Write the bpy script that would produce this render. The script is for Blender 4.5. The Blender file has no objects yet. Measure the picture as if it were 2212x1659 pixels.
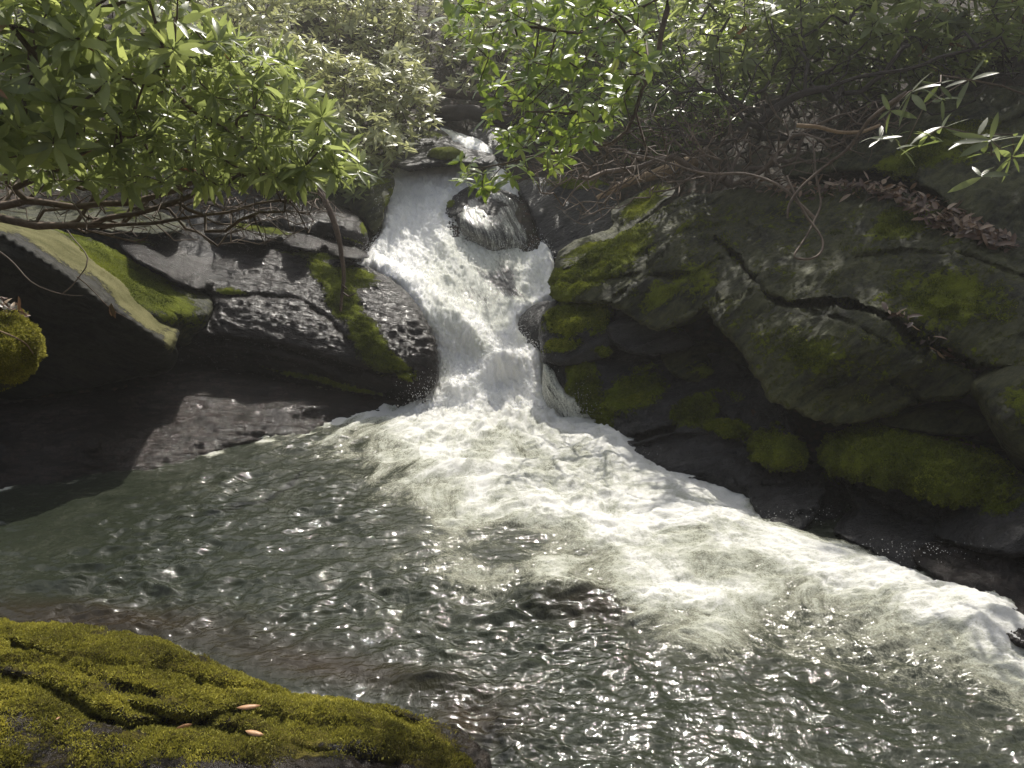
import bpy, math, random
import numpy as np
from mathutils import Vector
from mathutils.geometry import delaunay_2d_cdt

# ------------------------------------------------------------------ camera, sky, sun, exposure
scene = bpy.context.scene
COL = scene.collection
CAM = np.array([0.0, 0.0, 2.2]); PITCH = math.radians(15.0)
cd = bpy.data.cameras.new('camera'); cam = bpy.data.objects.new('camera', cd); COL.objects.link(cam)
cam.location = CAM; cam.rotation_euler = (math.radians(75.0), 0, 0)
cd.lens = 26.0; cd.sensor_width = 34.6; cd.clip_start = 0.05; cd.clip_end = 2000
scene.camera = cam
SUN_EL, SUN_AZ = 50.0, 10.0        # degrees; azimuth measured from +Y towards +X
world = bpy.data.worlds.new('World'); scene.world = world; world.use_nodes = True
wn = world.node_tree.nodes; bg = wn['Background']
sky = wn.new('ShaderNodeTexSky'); sky.sky_type = 'NISHITA'; sky.sun_disc = False
sky.sun_elevation = math.radians(SUN_EL); sky.sun_rotation = math.radians(SUN_AZ)
sky.dust_density = 3.0; hs = wn.new('ShaderNodeHueSaturation'); hs.inputs['Saturation'].default_value = 0.45
world.node_tree.links.new(sky.outputs[0], hs.inputs['Color']); world.node_tree.links.new(hs.outputs[0], bg.inputs[0]); bg.inputs[1].default_value = 0.125
sl = bpy.data.lights.new('sun', 'SUN'); sun = bpy.data.objects.new('sun', sl); COL.objects.link(sun)
sl.energy = 4.3; sl.angle = math.radians(0.5); sl.color = (1.0, 0.95, 0.86)
e, a = math.radians(SUN_EL), math.radians(SUN_AZ)
sdir = Vector((math.sin(a)*math.cos(e), math.cos(a)*math.cos(e), math.sin(e)))
sun.rotation_euler = sdir.to_track_quat('Z', 'Y').to_euler(); sun.location = (0, 0, 30)
scene.view_settings.view_transform = 'Standard'; scene.view_settings.look = 'None'
scene.view_settings.exposure = 0.3; scene.view_settings.gamma = 1.0

# ------------------------------------------------------------------ helpers: survey of the place
FC = 2212*26.0/34.6
cp, sp_ = math.cos(PITCH), math.sin(PITCH)
def U(fx, fy, Y):
    """a bearing read off the photograph and a forward distance in metres -> a point in the place"""
    fx = np.asarray(fx, float); fy = np.asarray(fy, float); Y = np.asarray(Y, float)
    a_ = (fx-1106.0)/FC; b_ = (829.5-fy)/FC
    s = Y/(cp+b_*sp_)
    return np.stack([CAM[0]+s*a_, CAM[1]+Y+0*s, CAM[2]+s*(-sp_+b_*cp)], -1)
def Yw(fy, z=0.0):
    b_ = (829.5-np.asarray(fy, float))/FC
    return (z-CAM[2])*(cp+b_*sp_)/(-sp_+b_*cp)
def proj(P):
    d = P-CAM
    f = d[..., 1]*cp-d[..., 2]*sp_; u = d[..., 1]*sp_+d[..., 2]*cp
    f = np.maximum(f, 1e-3)
    return 1106.0+FC*d[..., 0]/f, 829.5-FC*u/f

# ------------------------------------------------------------------ helpers: noise
def _h(ix, iy, iz, seed):
    h = (ix.astype(np.int64)*374761393+iy.astype(np.int64)*668265263+iz.astype(np.int64)*2147483647+seed*974634777) & 0xffffffff
    h = ((h ^ (h >> 13))*1274126177) & 0xffffffff
    h = ((h ^ (h >> 16))*2246822519) & 0xffffffff
    return (h ^ (h >> 15)) & 0xffffffff
def noise(P, seed=0):
    """gradient noise, about -1..1"""
    P = np.asarray(P, float); F = np.floor(P); f = P-F; I = F.astype(np.int64)
    w = f*f*f*(f*(f*6-15)+10); out = np.zeros(P.shape[:-1])
    for dx in (0, 1):
        for dy in (0, 1):
            for dz in (0, 1):
                h = _h(I[..., 0]+dx, I[..., 1]+dy, I[..., 2]+dz, seed)
                gx = (h & 1023)/511.5-1; gy = ((h >> 10) & 1023)/511.5-1; gz = ((h >> 20) & 1023)/511.5-1
                d = gx*(f[..., 0]-dx)+gy*(f[..., 1]-dy)+gz*(f[..., 2]-dz)
                ww = (w[..., 0] if dx else 1-w[..., 0])*(w[..., 1] if dy else 1-w[..., 1])*(w[..., 2] if dz else 1-w[..., 2])
                out += d*ww
    return out*1.3
def fbm(P, octv=4, seed=0, gain=0.5, lac=2.03):
    P = np.asarray(P, float); s = 0; a_ = 1.0; t = 0
    for k in range(octv):
        s = s+a_*noise(P, seed+k*17); t += a_; a_ *= gain; P = P*lac+3.7
    return s/t*1.4
def ridged(P, octv=4, seed=0, gain=0.5):
    P = np.asarray(P, float); s = 0; a_ = 1.0; t = 0
    for k in range(octv):
        s = s+a_*(1-np.abs(noise(P, seed+k*17))*1.6); t += a_; a_ *= gain; P = P*2.07+1.3
    return s/t
def sstep(a_, b_, x):
    t = np.clip((x-a_)/(b_-a_), 0, 1); return t*t*(3-2*t)
def rbf(pts, vals, smooth=1e-4):
    pts = np.asarray(pts, float); vals = np.asarray(vals, float); n = len(pts); dim = pts.shape[1]
    K = np.linalg.norm(pts[:, None]-pts[None], axis=2); K[np.diag_indices(n)] += smooth
    Q = np.hstack([np.ones((n, 1)), pts]); A = np.zeros((n+dim+1, n+dim+1)); A[:n, :n] = K; A[:n, n:] = Q; A[n:, :n] = Q.T
    sol = np.linalg.lstsq(A, np.concatenate([vals, np.zeros(dim+1)]), rcond=None)[0]
    def f(X):
        X = np.asarray(X, float); out = np.empty(len(X))
        for i in range(0, len(X), 20000):
            x = X[i:i+20000]; D = np.linalg.norm(x[:, None]-pts[None], axis=2)
            out[i:i+20000] = D@sol[:n]+sol[n]+x@sol[n+1:]
        return out
    return f
def inpoly(X, poly):
    x, y = X[:, 0], X[:, 1]; r = np.zeros(len(X), bool); j = len(poly)-1
    for i in range(len(poly)):
        xi, yi = poly[i]; xj, yj = poly[j]
        if yi != yj:
            r ^= ((yi > y) != (yj > y)) & (x < (xj-xi)*(y-yi)/(yj-yi)+xi)
        j = i
    return r
def segdist(X, line, closed=False):
    L = np.asarray(line, float); n = len(L); best = np.full(len(X), 1e9)
    for i in range(n if closed else n-1):
        a_ = L[i]; b_ = L[(i+1) % n]; ab = b_-a_; t = np.clip(((X-a_)@ab)/(ab@ab+1e-9), 0, 1)
        best = np.minimum(best, np.linalg.norm(X-a_-t[:, None]*ab, axis=1))
    return best
def catmull(P, n=8, closed=True):
    P = np.asarray(P, float); m = len(P); out = []
    for i in range(m if closed else m-1):
        if closed: p0, p1, p2, p3 = P[i-1], P[i], P[(i+1) % m], P[(i+2) % m]
        else: p0, p1, p2, p3 = P[max(i-1, 0)], P[i], P[i+1], P[min(i+2, m-1)]
        for k in range(n):
            t = k/n
            out.append(0.5*((2*p1)+(-p0+p2)*t+(2*p0-5*p1+4*p2-p3)*t*t+(-p0+3*p1-3*p2+p3)*t**3))
    if not closed: out.append(P[-1])
    return np.array(out)
def resample(L, step, closed=True):
    L = np.asarray(L, float)
    if closed: L = np.vstack([L, L[:1]])
    d = np.concatenate([[0], np.cumsum(np.linalg.norm(np.diff(L, axis=0), axis=1))])
    n = max(int(d[-1]/step), 3); t = np.linspace(0, d[-1], n, endpoint=not closed)
    return np.stack([np.interp(t, d, L[:, k]) for k in range(L.shape[1])], 1)

# ------------------------------------------------------------------ helpers: meshes and objects
def mesh_np(name, V, faces, mats, attrs=None, smooth=True, midx=None):
    """faces: list of int arrays (n,3) or (n,4)"""
    me = bpy.data.meshes.new(name); V = np.asarray(V, np.float32)
    me.vertices.add(len(V)); me.vertices.foreach_set('co', V.ravel())
    loops = np.concatenate([f.ravel() for f in faces]).astype(np.int32)
    sizes = np.concatenate([np.full(len(f), f.shape[1]) for f in faces]).astype(np.int32)
    me.loops.add(len(loops)); me.loops.foreach_set('vertex_index', loops)
    me.polygons.add(len(sizes)); st = np.concatenate([[0], np.cumsum(sizes)[:-1]]).astype(np.int32)
    me.polygons.foreach_set('loop_start', st)
    if smooth: me.polygons.foreach_set('use_smooth', np.ones(len(sizes), bool))
    for m in mats: me.materials.append(m)
    if midx is not None: me.polygons.foreach_set('material_index', midx.astype(np.int32))
    for k, v in (attrs or {}).items():
        v = np.asarray(v, np.float32)
        if v.ndim == 1:
            at = me.attributes.new(k, 'FLOAT', 'POINT'); at.data.foreach_set('value', v)
        else:
            at = me.attributes.new(k, 'FLOAT_VECTOR', 'POINT'); at.data.foreach_set('vector', v.ravel())
    me.update(calc_edges=True); me.validate(); return me
def link(name, me, parent=None, label=None, cat=None, group=None, kind=None):
    o = bpy.data.objects.new(name, me); COL.objects.link(o)
    if parent is not None: o.parent = parent
    if label: o['label'] = label
    if cat: o['category'] = cat
    if group: o['group'] = group
    if kind: o['kind'] = kind
    return o
def vnormals(V, T):
    n = np.cross(V[T[:, 1]]-V[T[:, 0]], V[T[:, 2]]-V[T[:, 0]]); N = np.zeros_like(V)
    for k in range(3): np.add.at(N, T[:, k], n)
    return N/np.maximum(np.linalg.norm(N, axis=1), 1e-12)[:, None]
def rotz(o, ang): o.rotation_euler = (0, 0, ang)

# ------------------------------------------------------------------ materials
class NT:
    def __init__(s, name):
        s.m = bpy.data.materials.new(name); s.m.use_nodes = True; s.t = s.m.node_tree; s.n = s.t.nodes
        s.out = s.n['Material Output']; s.p = s.n['Principled BSDF']
    def node(s, typ, **kw):
        nd = s.n.new(typ)
        for k, v in kw.items():
            if isinstance(v, bpy.types.NodeSocket): s.t.links.new(v, nd.inputs[k])
            elif k in nd.inputs.keys(): nd.inputs[k].default_value = v
            else: setattr(nd, k, v)
        return nd
    def l(s, a_, b_): s.t.links.new(a_, b_)
    def attr(s, n_, vec=False):
        nd = s.node('ShaderNodeAttribute', attribute_name=n_); return nd.outputs['Vector' if vec else 'Fac']
    def math(s, op, a_, b_=0.5, clamp=False):
        nd = s.n.new('ShaderNodeMath'); nd.operation = op; nd.use_clamp = clamp
        for i, v in enumerate((a_, b_)):
            if isinstance(v, bpy.types.NodeSocket): s.l(v, nd.inputs[i])
            else: nd.inputs[i].default_value = v
        return nd.outputs[0]
    def vscale(s, v, sc):
        nd = s.n.new('ShaderNodeVectorMath'); nd.operation = 'MULTIPLY'; s.l(v, nd.inputs[0]); nd.inputs[1].default_value = sc
        return nd.outputs[0]
    def noise(s, vec, scale, det=4, rough=0.55, dist=0.0):
        nd = s.node('ShaderNodeTexNoise', Scale=scale, Detail=det, Roughness=rough, Distortion=dist)
        if vec is not None: s.l(vec, nd.inputs['Vector'])
        return nd.outputs['Fac']
    def ramp(s, fac, stops):
        nd = s.n.new('ShaderNodeValToRGB'); s.l(fac, nd.inputs[0]); el = nd.color_ramp.elements
        while len(el) < len(stops): el.new(0.5)
        for i, (p, c) in enumerate(stops):
            el[i].position = p; el[i].color = (c[0], c[1], c[2], 1) if not isinstance(c, (int, float)) else (c, c, c, 1)
        return nd.outputs[0]
    def mix(s, f, a_, b_):
        nd = s.n.new('ShaderNodeMix'); nd.data_type = 'RGBA'
        for sock, v in ((nd.inputs[0], f), (nd.inputs[6], a_), (nd.inputs[7], b_)):
            if isinstance(v, bpy.types.NodeSocket): s.l(v, sock)
            elif isinstance(v, (int, float)): sock.default_value = v
            else: sock.default_value = (*v, 1)
        return nd.outputs[2]
    def bump(s, h, strength, dist, normal=None):
        nd = s.node('ShaderNodeBump', Strength=strength, Distance=dist); s.l(h, nd.inputs['Height'])
        if normal is not None: s.l(normal, nd.inputs['Normal'])
        return nd.outputs[0]
    def obj(s): return s.node('ShaderNodeTexCoord').outputs['Object']

def rock_mat(name, dark, light, rlo=0.25, rhi=0.6, moss_a=(0.035, 0.05, 0.004), moss_b=(0.20, 0.23, 0.015), tan=None, bs=0.7, glint=1.0):
    s = NT(name); sc = s.attr('sc', True); moss = s.attr('moss'); ob = s.obj()
    st = s.noise(sc, 22, 8, 0.62, 0.3); big = s.noise(ob, 2.2, 5, 0.6); fine = s.noise(ob, 90, 5, 0.7); mid = s.noise(ob, 17, 6, 0.65)
    c = s.ramp(s.math('ADD', s.math('MULTIPLY', st, 0.55), s.math('MULTIPLY', big, 0.45)), [(0.40, dark), (0.60, light)])
    c = s.mix(s.ramp(mid, [(0.52, 0), (0.72, 0.6)]), c, tuple(x*0.45 for x in dark))
    if tan: c = s.mix(s.ramp(s.noise(ob, 5, 6, 0.7), [(0.42, 0), (0.6, 1)]), c, tan)
    # small pale lichen spots
    lich = s.node('ShaderNodeTexVoronoi', Scale=9.0); s.l(ob, lich.inputs['Vector'])
    lf = s.math('MULTIPLY', s.ramp(s.math('ADD', lich.outputs['Distance'], s.math('MULTIPLY', mid, 0.25)), [(0.2, 1), (0.26, 0)]), s.ramp(s.noise(ob, 1.7, 2), [(0.58, 0), (0.66, 0.4)]))
    c = s.mix(lf, c, tuple(min(1, x*2.2+0.01) for x in light))
    mn = s.noise(ob, 30, 6, 0.7); mb = s.noise(ob, 4.0, 4, 0.6)
    mf = s.ramp(s.math('ADD', moss, s.math('MULTIPLY', s.math('SUBTRACT', s.math('ADD', s.math('MULTIPLY', mn, 0.45), s.math('ADD', s.math('MULTIPLY', mb, 0.3), s.math('MULTIPLY', st, 0.25))), 0.5), 2.1)), [(0.43, 0), (0.53, 1)])
    tuft = s.noise(ob, 130, 5, 0.75)
    mc = s.mix(s.ramp(s.math('ADD', s.math('MULTIPLY', tuft, 0.55), s.math('MULTIPLY', mb, 0.45)), [(0.38, 0), (0.62, 1)]), moss_a, moss_b)
    s.l(s.mix(mf, c, mc), s.p.inputs['Base Color'])
    r = s.math('ADD', rlo, s.math('MULTIPLY', s.ramp(s.math('ADD', s.math('MULTIPLY', fine, 0.5), s.math('MULTIPLY', mid, 0.5)), [(0.35, 0), (0.65, 1)]), rhi-rlo))
    rr = s.node('ShaderNodeMix'); s.l(mf, rr.inputs[0]); s.l(r, rr.inputs[2]); rr.inputs[3].default_value = 0.95
    s.l(rr.outputs[0], s.p.inputs['Roughness'])
    sp2 = s.node('ShaderNodeMix'); s.l(mf, sp2.inputs[0]); sp2.inputs[2].default_value = 0.5*glint; sp2.inputs[3].default_value = 0.12
    s.l(sp2.outputs[0], s.p.inputs['Specular IOR Level'])
    b1 = s.bump(st, bs, 0.03); b1 = s.bump(mid, bs*0.7, 0.018, b1); b2 = s.bump(fine, bs*0.6, 0.006, b1)
    mh = s.math('MULTIPLY', mf, s.math('ADD', s.math('MULTIPLY', tuft, 1.0), s.math('MULTIPLY', mn, 0.8)))
    s.l(s.bump(mh, 0.9, 0.02, b2), s.p.inputs['Normal'])
    return s.m
M = {}
M['wet'] = rock_mat('wet_schist', (0.008, 0.008, 0.009), (0.034, 0.033, 0.034), 0.2, 0.55, (0.03, 0.045, 0.004), (0.19, 0.23, 0.015), glint=0.7, bs=1.6)
M['glossy'] = rock_mat('soaked_schist', (0.006, 0.005, 0.004), (0.026, 0.020, 0.018), 0.1, 0.33, bs=1.4, glint=0.5)
M['shelf'] = rock_mat('rippled_wet_rock', (0.010, 0.007, 0.005), (0.04, 0.028, 0.022), 0.06, 0.24, bs=2.2, glint=1.0)
M['slab'] = rock_mat('mossy_schist', (0.010, 0.012, 0.005), (0.085, 0.088, 0.036), 0.5, 0.85, (0.035, 0.048, 0.005), (0.20, 0.23, 0.02), glint=0.5, bs=1.3)
M['dry'] = rock_mat('lichen_lit_top_rock', (0.008, 0.008, 0.006), (0.03, 0.028, 0.018), 0.6, 0.9, (0.10, 0.10, 0.035), (0.27, 0.25, 0.12), glint=0.4)  # shaded front painted as a dark base, sunlit top as tan lichen
M['bright'] = rock_mat('yellow_moss_rock', (0.02, 0.02, 0.012), (0.07, 0.065, 0.04), 0.6, 0.9, (0.10, 0.10, 0.012), (0.30, 0.30, 0.03), glint=0.4)  # dry rock with brighter yellow-green moss
M['pale'] = rock_mat('pale_dry_rock', (0.12, 0.09, 0.075), (0.35, 0.28, 0.24), 0.5, 0.8)
M['fore'] = rock_mat('foreground_rock', (0.010, 0.007, 0.005), (0.035, 0.025, 0.016), 0.15, 0.4, (0.04, 0.034, 0.012), (0.2, 0.17, 0.035), glint=0.6, bs=1.3)

def bark_mat(name, c1, c2, sc=40):
    s = NT(name); ob = s.obj(); n = s.noise(ob, sc, 5, 0.7); b = s.noise(ob, 3.0, 3)
    s.l(s.ramp(s.math('ADD', s.math('MULTIPLY', n, 0.5), s.math('MULTIPLY', b, 0.5)), [(0.35, c1), (0.65, c2)]), s.p.inputs['Base Color'])
    s.p.inputs['Roughness'].default_value = 0.75; s.p.inputs['Specular IOR Level'].default_value = 0.3
    s.l(s.bump(n, 0.6, 0.004), s.p.inputs['Normal']); return s.m
M['bark'] = bark_mat('rhododendron_bark', (0.05, 0.035, 0.026), (0.2, 0.15, 0.11))
M['bark_dark'] = bark_mat('dark_bark', (0.02, 0.015, 0.013), (0.07, 0.055, 0.045))
M['bark_tan'] = bark_mat('peeled_bark', (0.2, 0.13, 0.07), (0.38, 0.27, 0.16))
M['dead'] = bark_mat('dead_wood', (0.045, 0.03, 0.022), (0.16, 0.115, 0.085), 60)

def leaf_mat(name, stops, trans, tfac=0.38, rough=0.36):
    s = NT(name); tone = s.attr('tone'); rib = s.attr('rib'); ob = s.obj()
    c = s.ramp(tone, stops)
    c = s.mix(s.math('MULTIPLY', rib, 0.35), c, (0.22, 0.26, 0.09))
    mot = s.noise(ob, 60, 3); c = s.mix(s.ramp(mot, [(0.5, 0), (0.9, 0.5)]), c, (0.03, 0.04, 0.01))
    s.l(c, s.p.inputs['Base Color']); s.p.inputs['Roughness'].default_value = rough; s.p.inputs['Specular IOR Level'].default_value = 0.6
    tc = s.ramp(tone, trans); tr = s.node('ShaderNodeBsdfTranslucent'); s.l(tc, tr.inputs['Color'])
    s.l(s.bump(s.noise(ob, 35, 3), 0.25, 0.004), s.p.inputs['Normal'])
    mx = s.node('ShaderNodeMixShader'); mx.inputs[0].default_value = tfac; s.l(s.p.outputs[0], mx.inputs[1]); s.l(tr.outputs[0], mx.inputs[2])
    s.l(mx.outputs[0], s.out.inputs['Surface']); return s.m
M['leaf'] = leaf_mat('rhododendron_leaf', [(0.0, (0.05, 0.065, 0.03)), (0.5, (0.12, 0.15, 0.06)), (0.85, (0.22, 0.26, 0.10)), (0.96, (0.25, 0.28, 0.12)), (1.0, (0.22, 0.11, 0.06))],
                     [(0.0, (0.25, 0.31, 0.08)), (0.6, (0.49, 0.57, 0.18)), (0.95, (0.72, 0.8, 0.24)), (1.0, (0.4, 0.18, 0.06))], 0.46, 0.33)
M['leaf_lit'] = leaf_mat('painted_lit_leaf', [(0.0, (0.2, 0.2, 0.11)), (0.5, (0.34, 0.35, 0.18)), (1.0, (0.5, 0.5, 0.3))],
                         [(0.0, (0.38, 0.4, 0.17)), (0.6, (0.6, 0.62, 0.28)), (1.0, (0.76, 0.76, 0.42))], 0.42, 0.34)  # rhododendron leaf recoloured paler; haze and sunlight put into its colour
M['leaf_green'] = leaf_mat('laurel_leaf', [(0.0, (0.04, 0.07, 0.02)), (0.5, (0.09, 0.145, 0.04)), (0.9, (0.17, 0.23, 0.06)), (1.0, (0.22, 0.11, 0.05))],
                           [(0.0, (0.2, 0.3, 0.04)), (0.6, (0.4, 0.54, 0.08)), (1.0, (0.62, 0.74, 0.13))], 0.38, 0.34)
M['leaf_brown'] = leaf_mat('dead_leaf', [(0.0, (0.06, 0.03, 0.02)), (0.35, (0.09, 0.045, 0.025)), (0.7, (0.22, 0.13, 0.07)), (1.0, (0.36, 0.27, 0.18))],
                           [(0.0, (0.1, 0.04, 0.02)), (1.0, (0.4, 0.2, 0.1))], 0.12, 0.42)
M['leaf_tan'] = leaf_mat('tan_fallen_leaf', [(0.0, (0.5, 0.25, 0.12)), (1.0, (0.7, 0.42, 0.22))], [(0.0, (0.4, 0.2, 0.1)), (1.0, (0.5, 0.3, 0.15))], 0.15, 0.5)

def moss_frond_mat(name, stops):
    s = NT(name); tone = s.attr('tone')
    c = s.ramp(tone, stops or [(0.0, (0.03, 0.022, 0.012)), (0.3, (0.13, 0.12, 0.025)), (0.65, (0.34, 0.32, 0.05)), (1.0, (0.6, 0.54, 0.1))])
    s.l(c, s.p.inputs['Base Color']); s.p.inputs['Roughness'].default_value = 0.7; s.p.inputs['Specular IOR Level'].default_value = 0.3
    tr = s.node('ShaderNodeBsdfTranslucent'); s.l(c, tr.inputs['Color']); mx = s.node('ShaderNodeMixShader'); mx.inputs[0].default_value = 0.3
    s.l(s.p.outputs[0], mx.inputs[1]); s.l(tr.outputs[0], mx.inputs[2]); s.l(mx.outputs[0], s.out.inputs['Surface']); return s.m
M['frond'] = moss_frond_mat('moss_frond', None)
M['frond_green'] = moss_frond_mat('green_moss_frond', [(0.0, (0.02, 0.028, 0.006)), (0.3, (0.07, 0.09, 0.01)), (0.65, (0.2, 0.23, 0.02)), (1.0, (0.36, 0.38, 0.04))])

def soil_mat():
    s = NT('forest_soil'); ob = s.obj(); n = s.noise(ob, 6, 8, 0.7); v = s.node('ShaderNodeTexVoronoi', Scale=14.0); s.l(ob, v.inputs['Vector'])
    c = s.ramp(n, [(0.35, (0.012, 0.009, 0.006)), (0.5, (0.035, 0.024, 0.015)), (0.65, (0.03, 0.034, 0.01))])
    lv = s.mix(s.ramp(v.outputs['Distance'], [(0.2, 0.7), (0.45, 0)]), c, (0.09, 0.05, 0.03))
    s.l(lv, s.p.inputs['Base Color']); s.p.inputs['Roughness'].default_value = 0.85
    s.l(s.bump(n, 1.0, 0.08), s.p.inputs['Normal']); return s.m
M['soil'] = soil_mat()

def water_mat(name, fall=False):
    s = NT(name); fo = s.attr('foam'); fl = s.attr('flow', True); ob = s.obj(); br = s.attr('shallow')
    st = s.noise(fl, 1.0, 7, 0.68, 0.6); lace = s.noise(fl, 3.3, 8, 0.74, 1.4); bub = s.noise(ob, 85, 4, 0.75)
    w = s.math('ADD', s.math('MULTIPLY', st, 0.34), s.math('ADD', s.math('MULTIPLY', lace, 0.36), s.math('MULTIPLY', bub, 0.3)))
    amp = 2.3 if not fall else 1.9
    d = s.math('ADD', fo, s.math('MULTIPLY', s.math('SUBTRACT', w, 0.5), amp))
    if not fall:
        c = s.ramp(d, [(0.05, (0.024, 0.029, 0.019)), (0.32, (0.056, 0.060, 0.044)), (0.48, (0.25, 0.25, 0.19)), (0.62, (0.48, 0.49, 0.40)), (0.88, (0.74, 0.735, 0.69))])
        c = s.mix(s.math('MULTIPLY', br, s.ramp(d, [(0.2, 1), (0.6, 0)])), c, (0.032, 0.025, 0.016))
    else:
        c = s.ramp(d, [(0.25, (0.02, 0.02, 0.02)), (0.4, (0.12, 0.12, 0.11)), (0.52, (0.55, 0.56, 0.49)), (0.68, (0.78, 0.79, 0.7)), (0.9, (0.92, 0.91, 0.88))])
    s.l(c, s.p.inputs['Base Color'])
    s.l(s.ramp(d, [(0.3, 0.04), (0.6, 0.3), (1.0, 0.36)]), s.p.inputs['Roughness'])
    s.p.inputs['IOR'].default_value = 1.333
    s.l(s.ramp(d, [(0.5, 0), (0.8, 1)]), s.p.inputs['Subsurface Weight']); s.p.inputs['Subsurface Radius'].default_value = (1, 1, 0.9); s.p.inputs['Subsurface Scale'].default_value = 0.035
    rp = s.noise(fl, 5.0, 4, 0.6, 0.4)
    b = s.bump(rp, 0.35, 0.02); b = s.bump(s.noise(ob, 30, 3, 0.5, 1.4), 0.5, 0.0055, b)
    b = s.bump(s.math('MULTIPLY', s.ramp(d, [(0.45, 0), (0.8, 1)]), bub), 0.8, 0.012, b)
    s.l(b, s.p.inputs['Normal']); return s.m
M['water'] = water_mat('pool_water'); M['fall'] = water_mat('falling_water', True)
def spray_mat():
    s = NT('water_spray'); s.p.inputs['Base Color'].default_value = (0.85, 0.86, 0.85, 1); s.p.inputs['Roughness'].default_value = 0.2
    return s.m
M['spray'] = spray_mat()

# ------------------------------------------------------------------ relief builder: outline + distances -> solid body
def relief(outline, ctrl, res, jit=3.0, seed=0, smooth_outline=True):
    out = catmull(outline, 6) if smooth_outline else np.asarray(outline, float)
    out = resample(out, res)
    if jit:
        q = np.hstack([out/26.0, np.full((len(out), 1), seed*3.1)])
        out = out+jit*np.stack([fbm(q, 3, seed), fbm(q+9.1, 3, seed+5)], 1)
    x0, y0 = out.min(0); x1, y1 = out.max(0)
    gx, gy = np.meshgrid(np.arange(x0, x1, res), np.arange(y0, y1, res*0.87))
    gx[1::2] += res*0.5
    G = np.stack([gx.ravel(), gy.ravel()], 1); rng = np.random.default_rng(seed+11)
    G += rng.uniform(-0.22, 0.22, G.shape)*res
    G = G[inpoly(G, out)]
    dG = segdist(G, out, True); keep = dG > res*0.55; G = G[keep]; dG = dG[keep]
    n = len(out); pts = np.vstack([out, G])
    vs, es, fs, ov, oe, of = delaunay_2d_cdt([Vector(p) for p in pts], [(i, (i+1) % n) for i in range(n)], [list(range(n))], 1, 1e-5)
    X = np.array([tuple(v) for v in vs]); T = np.array([f for f in fs if len(f) == 3], int)
    D = segdist(X, out, True)
    cp_, cv_ = [], []
    for c in ctrl:
        if isinstance(c, list):
            L = np.array([(p[0], p[1], Yw(p[1]) if p[2] == 'w' else p[2]) for p in c], float)
            m = max(2, int(np.linalg.norm(np.diff(L[:, :2], axis=0), axis=1).sum()/22)); L = resample(L, 22, False) if m > 2 else L
            for p in L: cp_.append(p[:2]); cv_.append(p[2])
        else:
            cp_.append(c[:2]); cv_.append(Yw(c[1]) if c[2] == 'w' else c[2])
    Y = rbf(cp_, cv_, 2.0)(X)
    return X, T, D, Y, out, n
BNORM = {}
def loop_order(X, out):
    idx = []
    for p in out: idx.append(int(np.argmin(((X-p)**2).sum(1))))
    return np.array(idx)
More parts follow.
